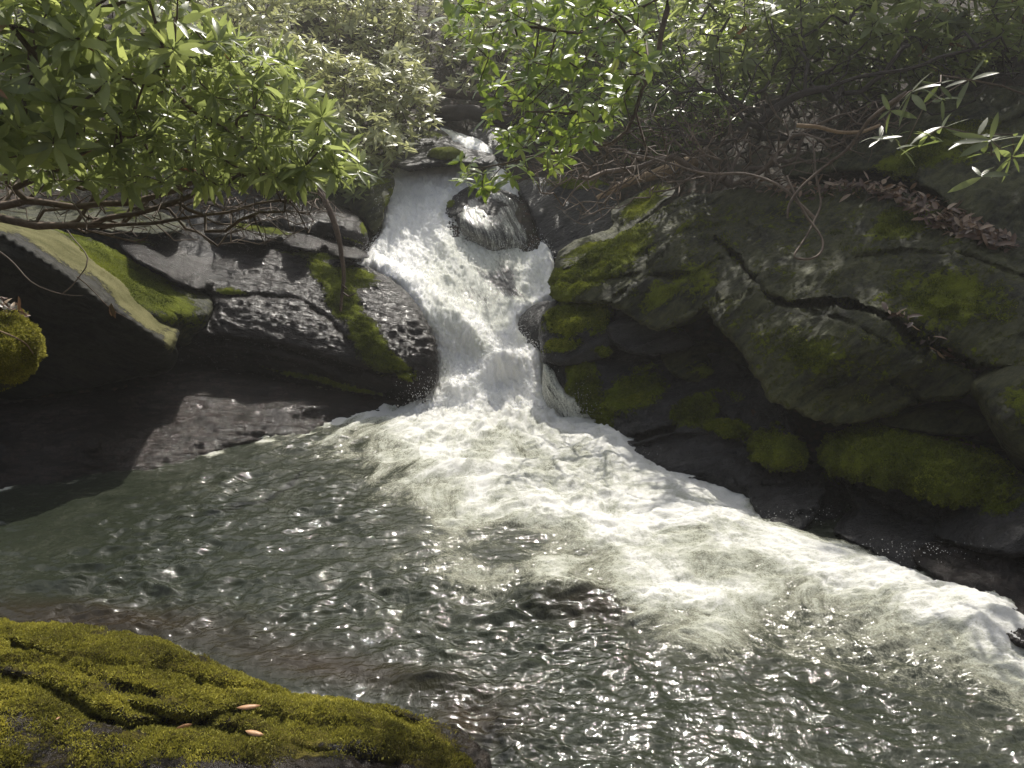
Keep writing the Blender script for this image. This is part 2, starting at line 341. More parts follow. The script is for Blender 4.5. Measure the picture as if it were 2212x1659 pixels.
def rock(name, label, cat, outline, ctrl, mat='wet', res=6.0, edge=38, edged=0.22, thick=1.0, lin=(0.8, 0.3, 0.5), amp=0.05, freq=1.6,
         strata=0.03, sfreq=7.0, cracks=(), moss=(), mossbase=-0.3, jit=4.0, seed=1, group=None, moss_h=0.012, back=None, fine=0.006, wrinkle=0.0):
    X, T, D, Y, out, n = relief(outline, ctrl, res, jit, seed)
    roll = 1-np.sqrt(np.maximum(0, 1-(1-np.clip(D/edge, 0, 1))**2)); Y = Y+edged*roll
    for c in cracks:
        line, w, dep = c[:3]; d = segdist(X+3.5*np.stack([fbm(np.c_[X/22.0, np.zeros(len(X))], 3, seed), fbm(np.c_[X/22.0, np.ones(len(X))*5], 3, seed)], 1), line)
        Y = Y+dep*np.exp(-(d/w)**2)
    V = U(X[:, 0], X[:, 1], Y)
    N = vnormals(V, T)
    cdir = V.mean(0)-CAM; cdir /= np.linalg.norm(cdir)
    if (N@cdir).mean() > 0: T = T[:, ::-1]; N = -N
    L = np.array(lin, float); L /= np.linalg.norm(L); up = np.array([0, 0, 1.0])
    A = up-(up@L)*L; A /= np.linalg.norm(A); B = np.cross(L, A)
    S = np.stack([V@L, V@A, V@B], 1)
    mm = np.full(len(X), mossbase)
    for b in moss:
        bx, by, rx, ry, ang, st = b; ca, sa = math.cos(math.radians(ang)), math.sin(math.radians(ang))
        dx, dy = X[:, 0]-bx, X[:, 1]-by; u, v = (dx*ca+dy*sa)/rx, (-dx*sa+dy*ca)/ry
        if st < 0: mm = mm+st*np.exp(-(u*u+v*v)); continue
        mm = np.maximum(mm, st*(1.15-(u*u+v*v)**0.5*0.75))
    fade = 0.25+0.75*sstep(0, edge*0.6, D)
    h = amp*fbm(V*freq, 4, seed)*fade
    sS = S*np.array([0.9, sfreq, 2.0])+0.5*fbm(V*1.3, 3, seed+3)[:, None]
    r1 = fbm(sS*np.array([0.8, 1, 1]), 4, seed+7)
    tt = sS[:, 1]*0.5+0.35*r1; saw = tt-np.floor(tt)
    msk = sstep(-0.1, 0.35, fbm(S*np.array([0.6, 2.2, 1.4]), 3, seed+13))
    h = h+strata*(0.6*r1+(saw**2-0.4)*msk*1.0)*fade
    h = h+fine*fbm(S*np.array([9, 26, 22.0]), 3, seed+21)
    if wrinkle: h = h+wrinkle*ridged(S*np.array([7, 20, 12.0])+0.6*fbm(V*4, 2, seed)[:, None], 3, seed+31)
    mfac = sstep(0.35, 0.6, mm+0.5*fbm(V*5, 3, seed+40))
    h = h+moss_h*mfac*(0.8+fbm(V*14, 3, seed+41)+0.7*fbm(V*45, 2, seed+42))
    V = V+N*h[:, None]
    # the body behind the visible face
    bi = loop_order(X, out); dirv = np.array(back, float) if back is not None else np.array([cdir[0], cdir[1], -0.12])
    dirv = dirv/np.linalg.norm(dirv); cen = V[bi].mean(0); rings = [bi]; VV = [V]; off = len(V); K = 6
    for k in range(1, K+1):
        t = k/K; R = V[bi]+dirv*thick*t; cc = cen+dirv*thick*t; R = cc+(R-cc)*(1-0.45*t*t)
        R = R+0.05*thick*fbm(R*1.5, 3, seed+50)[:, None]*t
        VV.append(R); rings.append(np.arange(off, off+n)); off += n
    VV.append((cen+dirv*thick*1.08)[None]); capi = off
    Q = []
    for k in range(K):
        a_, b_ = rings[k], rings[k+1]; Q.append(np.stack([a_, np.roll(a_, -1), np.roll(b_, -1), b_], 1))
    Q = np.concatenate(Q); capf = np.stack([rings[-1], np.roll(rings[-1], -1), np.full(n, capi)], 1)
    VA = np.vstack(VV)
    q0 = Q[0]; qn = np.cross(VA[q0[1]]-VA[q0[0]], VA[q0[3]]-VA[q0[0]])
    tt_ = np.concatenate(Q[:, :1]); c0 = np.cross(VA[Q[:n, 1]]-VA[Q[:n, 0]], VA[Q[:n, 3]]-VA[Q[:n, 0]])
    if ((VA[Q[:n, 0]]-cen)*c0).sum() < 0: Q = Q[:, ::-1]; capf = capf[:, ::-1]
    SA = np.stack([(VA@L)*0.18, VA@A, (VA@B)*0.6], 1)
    mo = np.concatenate([mm, np.full(len(VA)-len(mm), mossbase)])
    me = mesh_np(name, VA, [T, Q, capf], [M[mat]], {'moss': mo, 'sc': SA})
    o = link(name, me, None, label, cat, group, 'thing')
    BNORM[label] = (V, T, N, mm, X)
    return o

def haze_box():
    s = NT('valley_air'); s.n.remove(s.p); v = s.node('ShaderNodeVolumePrincipled', Density=0.003, Anisotropy=0.35); v.inputs['Color'].default_value = (1, 0.99, 0.95, 1)
    s.l(v.outputs[0], s.out.inputs['Volume'])
    x0, x1, y0, y1, z0, z1 = -61, 61, -31, 76, -2.2, 13
    V = np.array([(x, y, z) for z in (z0, z1) for y in (y0, y1) for x in (x0, x1)], float)
    link('haze', mesh_np('haze', V, [np.array([(0,2,3,1),(4,5,7,6),(0,1,5,4),(2,6,7,3),(0,4,6,2),(1,3,7,5)])], [s.m], smooth=False), kind='stuff')
haze_box()
# ------------------------------------------------------------------ ground
GP = [(-30,-20,14),(30,-20,14),(0,-20,10),(0,-9,4),(-9,-6,5),(9,-6,5),(-7,-1,2.6),(7,-1,2.2),(0,-4,-0.2),(0,2,-0.7),(-2,2,-0.5),(2.5,2,-0.7),(0,5,-0.7),(-3,3,-0.6),(-5,3,-0.3),(-8,3,1.6),(3,4.5,-0.5),(2,5.5,-0.6),  # unseen banks behind the camera, raised to block low sky light
      (-2,6.5,-0.4),(0,7,-0.5),(0,8,0.2),(0.2,9,0.9),(0,10,1.8),(0,11,2.2),(0,12,2.7),(0.2,14,3.8),(0.3,18,6.6),(0,30,15),(-20,30,17),(20,30,17),(0,60,34),(-50,60,40),(50,60,40),
      (-2,8.5,0.7),(-3,9.5,1.5),(-3,7,0.1),(-4,8,1.2),(-6,8,2.2),(-6,12,4.2),(-10,8,4.0),(-10,15,7),(-5,5,0.0),(-7,6,1.2),(-12,3,4),(-40,3,14),
      (1.6,9.5,1.5),(2.5,8.8,1.7),(3.4,8.2,1.9),(5,8,2.6),(5,10,3.8),(4,6.4,0.6),(4.2,5,-0.1),(6,6,1.4),(7,8,3.2),(8,4,2.0),(6,2,0.4),(10,10,6),(12,4,5),(40,3,16),(8,14,7)]
gfun = rbf([(p[0], p[1]) for p in GP], [p[2] for p in GP], 0.05)
def ground():
    xs = np.concatenate([np.linspace(-60, -12, 30), np.linspace(-11.7, 11.7, 160), np.linspace(12, 60, 30)])
    ys = np.concatenate([np.linspace(-30, 0, 12), np.linspace(0.3, 20, 150), np.linspace(20.5, 75, 40)])
    gx, gy = np.meshgrid(xs, ys); P = np.stack([gx.ravel(), gy.ravel()], 1); z = gfun(P); z = np.where(z > 6.5, 6.5+3.5*np.tanh((z-6.5)/3.5), z)
    Q3 = np.c_[P, np.zeros(len(P))]; z = z+0.12*fbm(Q3*0.8, 4, 3)+0.4*fbm(Q3*0.12, 3, 9)*sstep(12, 25, P[:, 1])
    V = np.c_[P, z]; nx, ny = len(xs), len(ys); i = np.arange((ny-1)*(nx-1)); r, c = i//(nx-1), i % (nx-1); k = r*nx+c
    link('ground', mesh_np('ground', V, [np.stack([k, k+1, k+nx+1, k+nx], 1)], [M['soil']]), kind='structure')
ground()

# ------------------------------------------------------------------ rocks, left bank
rock('boulder', 'small bright yellow-green mossy boulder cut off by the left edge of the photo', 'boulder',
     [(-90,650),(-30,640),(20,655),(55,690),(80,725),(88,755),(70,800),(30,835),(-20,850),(-90,840)],
     [(0,650,3.55),(40,700,3.3),(80,745,3.4),(0,760,3.15),(50,800,3.4),(-60,740,3.2),(0,840,3.6)], 'bright', 4, 45, 0.3, 0.7, moss=[(20,750,90,80,0,1.0)], mossbase=0.2, seed=2, moss_h=0.02)
rock('rock_slab', 'large angular slab with a tan lichen top strip and a deep dark overhang, sunlit top and shaded front painted in', 'rock',
     [(-150,410),(0,462),(60,478),(120,500),(200,545),(265,592),(330,650),(376,690),(388,715),(380,745),(386,770),(368,800),(340,812),(290,818),(180,840),(60,860),(-150,900)],
     [[(-150,415,6.70),(0,465,6.70),(120,503,6.75),(265,595,6.85),(376,692,6.90)], [(-150,470,5.50),(0,500,5.50),(120,575,5.60),(220,645,5.75),(320,715,5.95),(362,745,6.05)], [(-150,480,5.50),(0,512,5.50),(120,587,5.60),(220,657,5.75),(310,725,5.96)],
      [(-150,700,5.90),(0,700,5.95),(150,750,6.20),(280,800,6.45),(360,800,6.45)], (380,722,6.40),(384,770,6.55),(-100,860,6.40),(60,850,6.40),(60,620,5.80),(200,710,6.05)],
     'dry', 5, 12, 0.07, 1.5, lin=(0.75,0.3,-0.45), amp=0.03, strata=0.02, moss=[(150,545,210,28,30,1.0),(290,655,120,26,38,1.0),(370,730,20,40,0,0.8),(-40,480,120,22,10,0.9)], mossbase=0.05, moss_h=0.004, seed=3, jit=4, cracks=[([(345,700),(372,745),(378,790)],7,0.06)])  # moss mask here lays the tan strip painted for the sunlit top
rock('rock_slab', 'long slanting slab covered in green moss behind the angular lichen-topped slab', 'rock',
     [(60,480),(130,498),(210,520),(270,555),(335,590),(400,615),(452,640),(462,658),(450,690),(425,725),(395,745),(330,700),(260,640),(150,570),(60,520)],
     [[(60,485,7.00),(210,525,7.10),(335,592,7.25),(455,645,7.40)], [(60,520,6.30),(150,565,6.30),(260,635,6.40),(350,690,6.55),(440,680,7.00)], (425,720,7.05),(390,745,7.00)],
     'slab', 5, 16, 0.1, 1.2, lin=(0.8,0.2,-0.3), amp=0.04, moss=[(270,600,200,55,30,1.0),(400,660,60,40,30,0.6)], seed=4, jit=4, cracks=[([(120,530),(230,590),(330,650),(400,700)],5,0.03)])
rock('rock_dome', 'huge glossy wet domed rock with a broad moss stripe, left of the waterfall', 'rock',
     [(470,560),(520,545),(600,540),(680,548),(745,562),(830,598),(870,625),(905,670),(930,715),(945,770),(942,825),(915,858),(880,868),(800,862),(720,848),(640,832),(560,815),(480,800),(380,800),(375,760),(400,720),(450,690),(458,650),(440,620),(445,585)],
     [[(470,560,8.0),(600,545,8.25),(745,565,8.2),(830,600,8.05),(905,670,7.6),(942,770,7.3),(915,855,7.1)], [(450,660,7.3),(600,660,7.55),(720,680,7.6),(830,720,7.35)],
      [(390,745,7.05),(520,730,7.2),(640,750,7.25),(760,785,7.2),(880,800,7.1)], [(380,800,7.3),(560,812,7.4),(720,845,7.3),(880,866,7.2)], (600,600,7.85),(740,620,7.85),(500,610,7.6)],
     'glossy', 5, 22, 0.12, 1.1, lin=(0.9,0.1,-0.22), amp=0.035, freq=1.2, strata=0.022, sfreq=6, wrinkle=0.022, fine=0.016,
     moss=[(770,600,60,26,20,0.9),(700,590,60,30,40,0.85),(740,650,62,40,60,0.95),(800,740,90,34,55,1.0),(850,790,60,22,30,0.95),(500,630,55,12,5,0.55),(690,555,110,7,6,0.8),(700,822,190,8,13,0.75),(560,780,160,8,10,0.3)], seed=5, jit=4,
     cracks=[([(450,640),(560,640),(650,652),(720,700),(760,745)],5,0.05),([(470,600),(600,585),(700,610)],4,0.025),([(390,748),(480,735),(580,745),(660,765),(740,795),(820,806),(885,800)],7,0.13),([(480,770),(600,775),(720,820)],5,0.06)])
rock('rock_shelf', 'low rounded wet brown rock shelf running along the left edge of the pool', 'rock',
     [(-150,880),(0,880),(150,870),(270,850),(290,815),(340,800),(400,794),(500,812),(600,826),(720,846),(800,856),(880,864),(930,880),(930,960),(740,1010),(560,1060),(400,1090),(200,1110),(0,1130),(-150,1140)],
     [[(-150,1062,'w'),(0,1052,'w'),(120,1040,'w'),(240,1018,'w'),(330,1010,'w'),(420,985,'w'),(560,950,'w'),(650,935,'w'),(740,908,'w'),(840,888,'w'),(920,880,'w')],
      [(300,820,6.7),(400,798,7.05),(600,830,7.2),(800,858,7.3),(930,868,7.25)], [(300,900,6.4),(450,900,6.5),(560,890,6.66),(700,875,6.9)], [(320,955,5.98),(450,948,6.15),(560,925,6.4),(680,905,6.8)], [(-150,890,6.1),(0,900,6.0),(200,880,6.1)],
      (0,980,5.42),(200,960,5.6),(0,1130,4.9),(400,1090,5.5),(740,1000,6.7)],
     'shelf', 4.4, 16, 0.08, 1.5, lin=(0.9,0.3,-0.1), amp=0.06, freq=2.0, strata=0.03, wrinkle=0.034, fine=0.02, seed=6, jit=3, moss=[(760,848,90,7,6,0.7)])
rock('rock_shelf', 'flat wet ledge glinting with sun behind the mossy slab, under the bare branches', 'rock',
     [(240,500),(330,490),(430,486),(520,500),(620,530),(720,556),(770,575),(760,600),(700,580),(600,570),(500,580),(450,620),(420,625),(350,595),(290,560)],
     [[(240,500,8.2),(430,488,8.6),(620,532,8.7),(770,575,8.6)], [(290,560,6.9),(420,620,7.3),(500,575,8.0),(620,562,8.3),(760,598,8.35)]],
     'glossy', 5, 10, 0.06, 1.0, lin=(0.9,0.1,-0.2), amp=0.03, strata=0.03, seed=7, moss=[(300,520,60,12,15,0.5)], wrinkle=0.01)
rock('rock_slab', 'flat-topped wet slab striped with ochre moss pointing at the waterfall', 'rock',
     [(480,480),(560,484),(660,497),(735,518),(780,538),(798,553),(780,560),(700,548),(600,528),(500,512),(440,505)],
     [[(480,482,9.0),(660,499,9.0),(780,540,8.8)], [(440,503,8.4),(560,505,8.4),(660,520,8.4),(750,540,8.35),(795,553,8.45)], (600,526,8.5),(700,546,8.5)],
     'glossy', 4, 7, 0.05, 0.9, lin=(0.95,0.1,-0.25), amp=0.02, strata=0.03, seed=8, moss=[(560,496,75,9,8,0.9)])
rock('boulder', 'blocky dark wet boulder with a shiny pale top beside the upper waterfall', 'boulder',
     [(560,440),(640,432),(700,436),(750,452),(778,470),(790,500),(798,520),(780,535),(740,520),(660,500),(590,490),(540,470)],
     [[(560,442,9.6),(700,438,9.6),(775,470,9.4)], [(540,470,9.0),(660,468,9.0),(745,482,8.9),(785,505,9.0)], (700,505,9.0),(780,532,9.0),(600,488,9.05)],
     'glossy', 4, 8, 0.06, 0.9, lin=(0.9,0.1,-0.3), amp=0.03, strata=0.02, seed=9, moss=[(785,495,8,22,-15,0.8),(765,520,30,5,20,0.7)])
rock('boulder', 'tall dark mossy boulder at the top left lip of the waterfall', 'boulder',
     [(640,380),(700,372),(780,370),(830,374),(852,390),(846,420),(832,450),(826,480),(806,510),(780,470),(740,450),(680,440),(640,430)],
     [[(640,382,10.6),(780,372,10.5),(850,390,10.2)], [(640,430,9.9),(740,450,9.8),(826,470,9.6)], (780,410,9.8),(804,508,9.6)],
     'slab', 4, 12, 0.12, 1.0, amp=0.05, seed=10, moss=[(760,385,90,25,5,0.9),(840,430,15,50,8,0.6)])
rock('rock_slab', 'pale pinkish dry slab showing through the leaves above the left bank', 'rock',
     [(600,275),(660,262),(740,290),(850,320),(880,350),(830,372),(720,368),(620,350),(560,320)],
     [[(600,278,12),(740,292,12),(870,340,11.6)], [(560,320,11.2),(700,365,10.9),(830,370,10.9)]],
     'pale', 5, 10, 0.1, 1.2, lin=(0.9,0.1,-0.25), amp=0.06, seed=11, mossbase=-0.1)
rock('rock_slab', 'smooth grey slab between the upper cascade and the main fall', 'rock',
     [(850,322),(900,312),(960,305),(1010,318),(1062,330),(1062,352),(990,350),(930,352),(870,362),(848,345)],
     [[(850,322,11.4),(960,306,11.6),(1062,332,11.2)], [(848,350,10.6),(930,352,10.5),(1062,351,10.4)]],
     'wet', 4, 6, 0.06, 1.2, lin=(0.9,0.1,-0.25), amp=0.02, strata=0.01, seed=12)
rock('boulder', 'small oval mossy boulder sitting just above the main fall', 'boulder',
     [(925,335),(940,322),(965,318),(990,325),(1003,338),(990,345),(955,346),(930,344)],
     [(930,335,10.8),(965,332,10.55),(1000,338,10.7),(960,345,10.55)], 'slab', 3, 8, 0.08, 0.3, amp=0.02, strata=0.01, seed=13, moss=[(965,330,60,20,0,1.0)])
rock('rock_slab', 'long grey mossy slab on the left of the little upper cascade', 'rock',
     [(900,270),(960,272),(985,290),(1000,310),(1010,322),(960,318),(900,318),(850,322),(840,300)],
     [[(900,272,12.2),(985,290,12.0)], [(850,320,11.3),(1005,320,11.4)]], 'wet', 4, 6, 0.06, 1.0, amp=0.03, seed=14, moss=[(930,290,60,14,10,0.6)])
rock('boulder', 'dark undercut boulder on the right of the little upper cascade', 'boulder',
     [(1010,285),(1040,272),(1090,280),(1120,310),(1110,345),(1070,340),(1040,318)],
     [(1015,288,11.9),(1080,285,11.9),(1060,320,11.5),(1110,340,11.5)], 'wet', 4, 8, 0.1, 1.0, amp=0.04, seed=15, moss=[(1080,285,50,10,10,0.5)])
rock('rock_slab', 'flat mossy slab under the bare branches, highest on the far left', 'rock',
     [(-150,410),(0,405),(120,412),(240,430),(330,455),(400,480),(380,500),(280,500),(160,490),(60,475),(-150,450)],
     [[(-150,412,9.2),(120,414,9.2),(330,457,9.0)], [(-150,450,8.0),(60,475,7.6),(280,500,7.6),(390,495,7.8)]],
     'slab', 5, 8, 0.08, 1.2, lin=(0.9,0.2,-0.2), amp=0.05, strata=0.05, seed=41, moss=[(100,430,160,20,5,0.8),(260,460,80,20,20,0.6)])
rock('rock_slab', 'stepped grey rock ledge with brown wet streaks behind the bare branches', 'rock',
     [(330,420),(420,405),(520,415),(600,440),(680,470),(700,490),(620,490),(520,482),(430,490),(360,480)],
     [[(330,422,9.8),(520,417,9.9),(680,470,9.6)], [(360,480,9.0),(520,480,9.0),(700,490,9.1)]],
     'wet', 4.5, 8, 0.08, 1.2, lin=(0.9,0.2,-0.3), amp=0.05, strata=0.06, seed=42, moss=[(430,430,60,14,15,0.6)])
rock('rock_shelf', 'dark rock wall under the mossy slab, behind the wet dome', 'rock',
     [(380,520),(440,530),(480,560),(460,600),(470,650),(440,700),(400,720),(360,640),(350,560)],
     [(390,525,8.0),(470,565,8.0),(400,600,7.6),(450,660,7.5),(400,710,7.5)], 'wet', 5, 10, 0.1, 0.8, amp=0.06, strata=0.06, seed=43)
# rocks standing in the fall
rock('boulder', 'dark rounded boulder in the right half of the fall with water streaking over it', 'boulder',
     [(1000,425),(1050,408),(1095,412),(1128,440),(1142,480),(1150,520),(1148,548),(1115,562),(1080,545),(1040,520),(1000,500),(985,470)],
     [[(1000,428,10.23),(1095,414,10.28),(1140,470,10.08)], [(990,480,9.78),(1060,490,9.63),(1130,520,9.63)], (1110,558,9.63),(1060,450,9.88)],
     'wet', 3.5, 14, 0.12, 0.8, lin=(0.8,0.2,-0.3), amp=0.05, strata=0.04, seed=16, fine=0.012)
rock('boulder', 'small ledge-like rock poking out near the top middle of the fall', 'boulder',
     [(960,440),(985,420),(1010,405),(1035,412),(1025,435),(1030,450),(1000,462),(972,466)],
     [(965,445,10.25),(1010,408,10.45),(1000,440,10.05),(1025,445,10.10),(975,463,10.00)], 'wet', 3, 7, 0.06, 0.4, amp=0.03, strata=0.04, seed=17, moss=[(970,440,16,8,-30,0.8)])
rock('boulder', 'jagged small rock low on the right arm of the fall', 'boulder',
     [(1100,575),(1125,562),(1150,572),(1160,600),(1150,640),(1165,668),(1130,672),(1105,650),(1080,620),(1078,595)],
     [(1105,578,9.30),(1150,580,9.30),(1120,610,8.95),(1150,650,8.85),(1090,610,9.00)], 'wet', 3, 9, 0.08, 0.6, amp=0.05, strata=0.04, seed=18)
rock('boulder', 'smooth grey rock shoulder where the right arm of the fall drops past the moss', 'boulder',
     [(1120,690),(1150,660),(1190,650),(1205,680),(1180,720),(1168,770),(1140,760),(1110,720)],
     [(1125,692,8.10),(1190,655,8.15),(1170,700,7.80),(1160,760,7.75)], 'wet', 3.5, 10, 0.08, 0.6, amp=0.02, strata=0.01, seed=19)

# ------------------------------------------------------------------ rocks, right bank
rock('boulder', 'shadowed dark block filling the recess right of the upper fall', 'boulder',
     [(1120,395),(1200,380),(1290,385),(1340,430),(1345,480),(1300,520),(1230,545),(1190,560),(1165,520),(1140,450)],
     [[(1125,398,10.4),(1290,388,10.2)], [(1140,450,9.9),(1240,470,9.8),(1340,480,9.5)], (1190,550,9.4),(1300,515,9.2)],
     'wet', 5, 12, 0.15, 1.0, amp=0.06, strata=0.05, seed=20, moss=[(1250,395,110,14,0,0.7)])
rock('rock_slab', 'narrow slab with sunlit yellow-green moss leaning over the dark recess right of the fall', 'rock',
     [(1200,560),(1240,520),(1320,490),(1318,470),(1330,445),(1400,410),(1440,395),(1460,410),(1430,440),(1400,470),(1330,520),(1260,560),(1215,585)],
     [[(1200,560,8.0),(1320,478,8.5),(1440,398,9.0)], [(1215,583,7.7),(1330,518,8.0),(1455,412,8.5)]],
     'slab', 4, 7, 0.05, 0.7, lin=(0.7,0.3,0.62), amp=0.03, strata=0.04, seed=21, moss=[(1390,440,70,22,-38,1.0),(1260,540,60,16,-25,0.7)], jit=5)
rock('rock_slab', 'enormous mossy striated slab sloping down to the right bank, split by a crooked crack', 'rock',
     [(1190,610),(1200,575),(1260,550),(1330,512),(1400,470),(1460,430),(1560,412),(1700,400),(1850,398),(1960,420),(2060,470),(2130,505),(2330,560),(2330,800),(2212,800),(2110,795),(2115,830),(2080,860),(1990,870),(1900,905),(1800,915),(1720,890),(1660,860),(1645,830),(1600,760),(1545,700),(1525,665),(1490,690),(1420,715),(1370,690),(1320,660),(1210,650)],
     [[(1195,600,7.75),(1330,515,7.9),(1460,435,8.0),(1700,405,7.5),(1850,402,7.1),(2000,445,6.6),(2130,508,6.1),(2330,565,5.5)],
      [(1200,648,7.35),(1330,640,6.95),(1420,700,6.55),(1530,655,6.25),(1600,740,5.85),(1660,840,5.5),(1800,905,5.25),(1900,895,5.15),(2080,850,4.95),(2212,790,4.8),(2330,790,4.7)],
      [(1330,580,7.3),(1500,540,7.0),(1650,560,6.5),(1800,600,6.0),(2000,650,5.5),(2212,680,5.1)],[(1650,740,5.75),(1800,760,5.4),(2000,780,5.05)]],
     'slab', 4.6, 12, 0.09, 2.2, lin=(0.72,0.25,0.6), amp=0.05, freq=0.9, strata=0.085, sfreq=7.5, seed=22, jit=5, fine=0.018, mossbase=0.36,
     moss=[(1290,575,150,42,-32,1.2),(1300,560,120,24,-32,1.05),(1250,600,60,22,-30,0.75),(1480,500,60,30,-35,0.45),(1500,600,120,60,-30,0.55),(1430,640,90,30,-30,0.7),(1950,480,90,45,-20,0.85),(1750,520,110,55,-20,0.35),(1750,760,200,90,20,0.58),(2050,640,230,110,10,0.62),(1620,650,80,60,0,0.35)],
     cracks=[([(1545,515),(1590,555),(1625,600),(1655,640),(1700,658),(1790,652)],4,0.26),([(1790,652),(1850,660),(1930,690),(2000,740),(2080,780),(2115,812)],4,0.24),([(1200,620),(1300,610),(1380,590)],4,0.08),
             ([(1530,660),(1600,640),(1640,600)],4,0.04),([(1370,560),(1450,520),(1560,480)],5,0.05),([(1330,640),(1400,600),(1500,590),(1560,560)],5,0.07),([(1930,820),(1990,870)],5,0.06),([(1720,660),(1820,690),(1920,745)],5,0.03),
             ([(1850,560),(1950,540),(2100,560),(2212,600)],6,0.06)])
rock('rock_slab', 'upper mossy slab with pale streaks of sun above the ledge of dead leaves', 'rock',
     [(1700,330),(1800,330),(1870,300),(1930,255),(2000,220),(2100,195),(2212,185),(2330,190),(2330,600),(2212,540),(2130,500),(2060,455),(2000,410),(1900,375),(1800,372),(1700,385)],
     [[(1700,332,8.1),(1870,302,8.1),(2000,222,8.4),(2212,188,8.3),(2330,190,8.2)], [(1700,385,7.7),(1850,375,7.3),(2000,410,6.85),(2130,500,6.2),(2330,590,5.6)], (2100,320,7.2),(2212,380,6.7),(1950,330,7.4)],
     'slab', 5, 16, 0.14, 1.6, lin=(0.7,0.3,0.6), amp=0.06, strata=0.08, sfreq=8, fine=0.025, seed=23, moss=[(1990,330,130,45,-30,0.85),(2100,300,120,50,-25,0.6),(2180,450,90,60,0,0.3)],
     cracks=[([(2212,250),(2150,290),(2130,330)],10,0.2)])
rock('boulder', 'knobbly boulder with a bright moss cap at the narrowest point right of the fall', 'boulder',
     [(1166,700),(1185,655),(1215,638),(1290,632),(1330,655),(1335,720),(1310,770),(1260,790),(1190,785),(1168,750)],
     [(1175,700,7.35),(1215,645,7.5),(1300,640,7.35),(1240,700,7.0),(1310,740,6.95),(1180,770,7.05),(1260,785,6.9)],
     'wet', 4, 14, 0.12, 0.8, lin=(0.8,0.3,0.4), amp=0.06, freq=2.2, strata=0.08, sfreq=9, fine=0.014, seed=24, moss_h=0.03, moss=[(1235,685,62,40,-25,1.1),(1290,680,45,50,0,0.8),(1215,745,45,20,-10,0.9),(1300,760,30,15,0,0.7)])
rock('boulder', 'broad dark wet boulder with moss cushions where the foam meets the right bank', 'boulder',
     [(1168,770),(1200,765),(1280,745),(1360,740),(1440,745),(1540,760),(1620,800),(1680,860),(1720,930),(1700,1040),(1680,1120),(1500,1110),(1360,1060),(1290,990),(1240,930),(1215,880),(1185,820)],
     [[(1180,830,7.05),(1215,880,7.0),(1262,900,'w'),(1300,940,'w'),(1345,978,'w'),(1420,1005,'w'),(1520,1022,'w'),(1640,1055,'w')], [(1175,775,7.15),(1300,750,7.1),(1440,750,7.0),(1600,790,6.5),(1700,900,5.7)],
      [(1250,840,6.8),(1330,880,6.45),(1430,900,6.2),(1540,940,5.85),(1650,1000,5.5)], (1400,820,6.6),(1520,850,6.3),(1500,1100,5.5),(1360,1050,6.1),(1250,950,6.8)],
     'wet', 4.5, 14, 0.1, 1.4, lin=(0.85,0.3,0.2), amp=0.08, freq=2.2, strata=0.08, sfreq=8, seed=25, fine=0.014, moss_h=0.03,
     moss=[(1265,830,38,70,-20,0.95),(1400,800,50,18,-10,0.6),(1370,850,90,50,-20,0.85),(1500,890,60,35,-20,1.0),(1570,925,60,22,10,1.0),(1300,900,40,50,20,0.7),(1560,850,60,15,10,0.5)],
     cracks=[([(1300,960),(1380,945),(1450,925),(1490,900)],5,0.1),([(1350,975),(1470,940),(1600,950)],5,0.06),([(1200,790),(1300,775),(1420,790)],5,0.06),([(1560,900),(1640,960),(1700,1000)],5,0.08)])
rock('boulder', 'layered ledge of broken rock under the edge of the great slab', 'boulder',
     [(1320,700),(1370,680),(1420,700),(1470,715),(1500,745),(1440,765),(1370,765),(1320,740)],
     [(1330,700,6.95),(1420,705,6.8),(1490,742,6.7),(1370,745,6.7),(1420,760,6.7)], 'wet', 4, 9, 0.08, 0.7, lin=(0.9,0.2,0.2), amp=0.03, strata=0.06, sfreq=10, seed=26, moss=[(1460,715,30,12,20,0.6)])
rock('boulder', 'dim rounded boulder tucked in the deep hollow under the great slab', 'boulder',
     [(1420,745),(1500,735),(1580,745),(1625,790),(1650,830),(1600,845),(1520,835),(1450,810)],
     [(1430,750,6.95),(1560,745,6.9),(1520,790,6.55),(1640,825,6.35),(1560,835,6.45)], 'slab', 4.5, 12, 0.12, 0.8, amp=0.03, strata=0.02, seed=27, moss=[(1540,800,90,30,10,0.6)])
rock('boulder', 'small round mossy boulder at the foot of the great slab', 'boulder',
     [(1622,960),(1645,930),(1680,925),(1715,950),(1738,980),(1730,1010),(1690,1020),(1645,1005)],
     [(1630,960,5.6),(1680,930,5.6),(1690,980,5.2),(1730,1000,5.3),(1650,1000,5.35)], 'slab', 3.5, 12, 0.12, 0.5, amp=0.07, freq=3, seed=28, moss_h=0.04, jit=9, moss=[(1680,970,70,45,0,1.05)])
rock('boulder', 'large cushion-like boulder thickly covered in dark green moss on the right bank', 'boulder',
     [(1775,985),(1800,960),(1850,925),(1880,915),(1950,928),(2040,945),(2120,970),(2180,1010),(2230,1060),(2200,1090),(2120,1095),(2040,1080),(1960,1055),(1880,1030),(1800,1012)],
     [[(1790,985,5.25),(1880,920,5.4),(2040,948,5.1),(2180,1012,4.7)], [(1850,990,4.95),(1980,1010,4.7),(2100,1040,4.5)], (1960,1052,4.65),(2120,1090,4.45),(2220,1065,4.4)],
     'slab', 4, 24, 0.2, 0.9, amp=0.08, freq=2.4, seed=29, moss_h=0.05, jit=11, moss=[(1960,1000,260,100,12,1.05)])
rock('boulder', 'thin flat slab squeezed under the great slab above the moss cushion', 'rock',
     [(1900,905),(1950,888),(2050,878),(2110,890),(2140,925),(2080,945),(1980,935),(1910,922)],
     [(1910,910,5.3),(2050,885,5.2),(2120,900,5.0),(2000,925,5.05),(2100,940,4.95)], 'slab', 4.5, 9, 0.08, 0.7, amp=0.02, seed=30, moss=[(2060,890,60,12,0,0.4)])
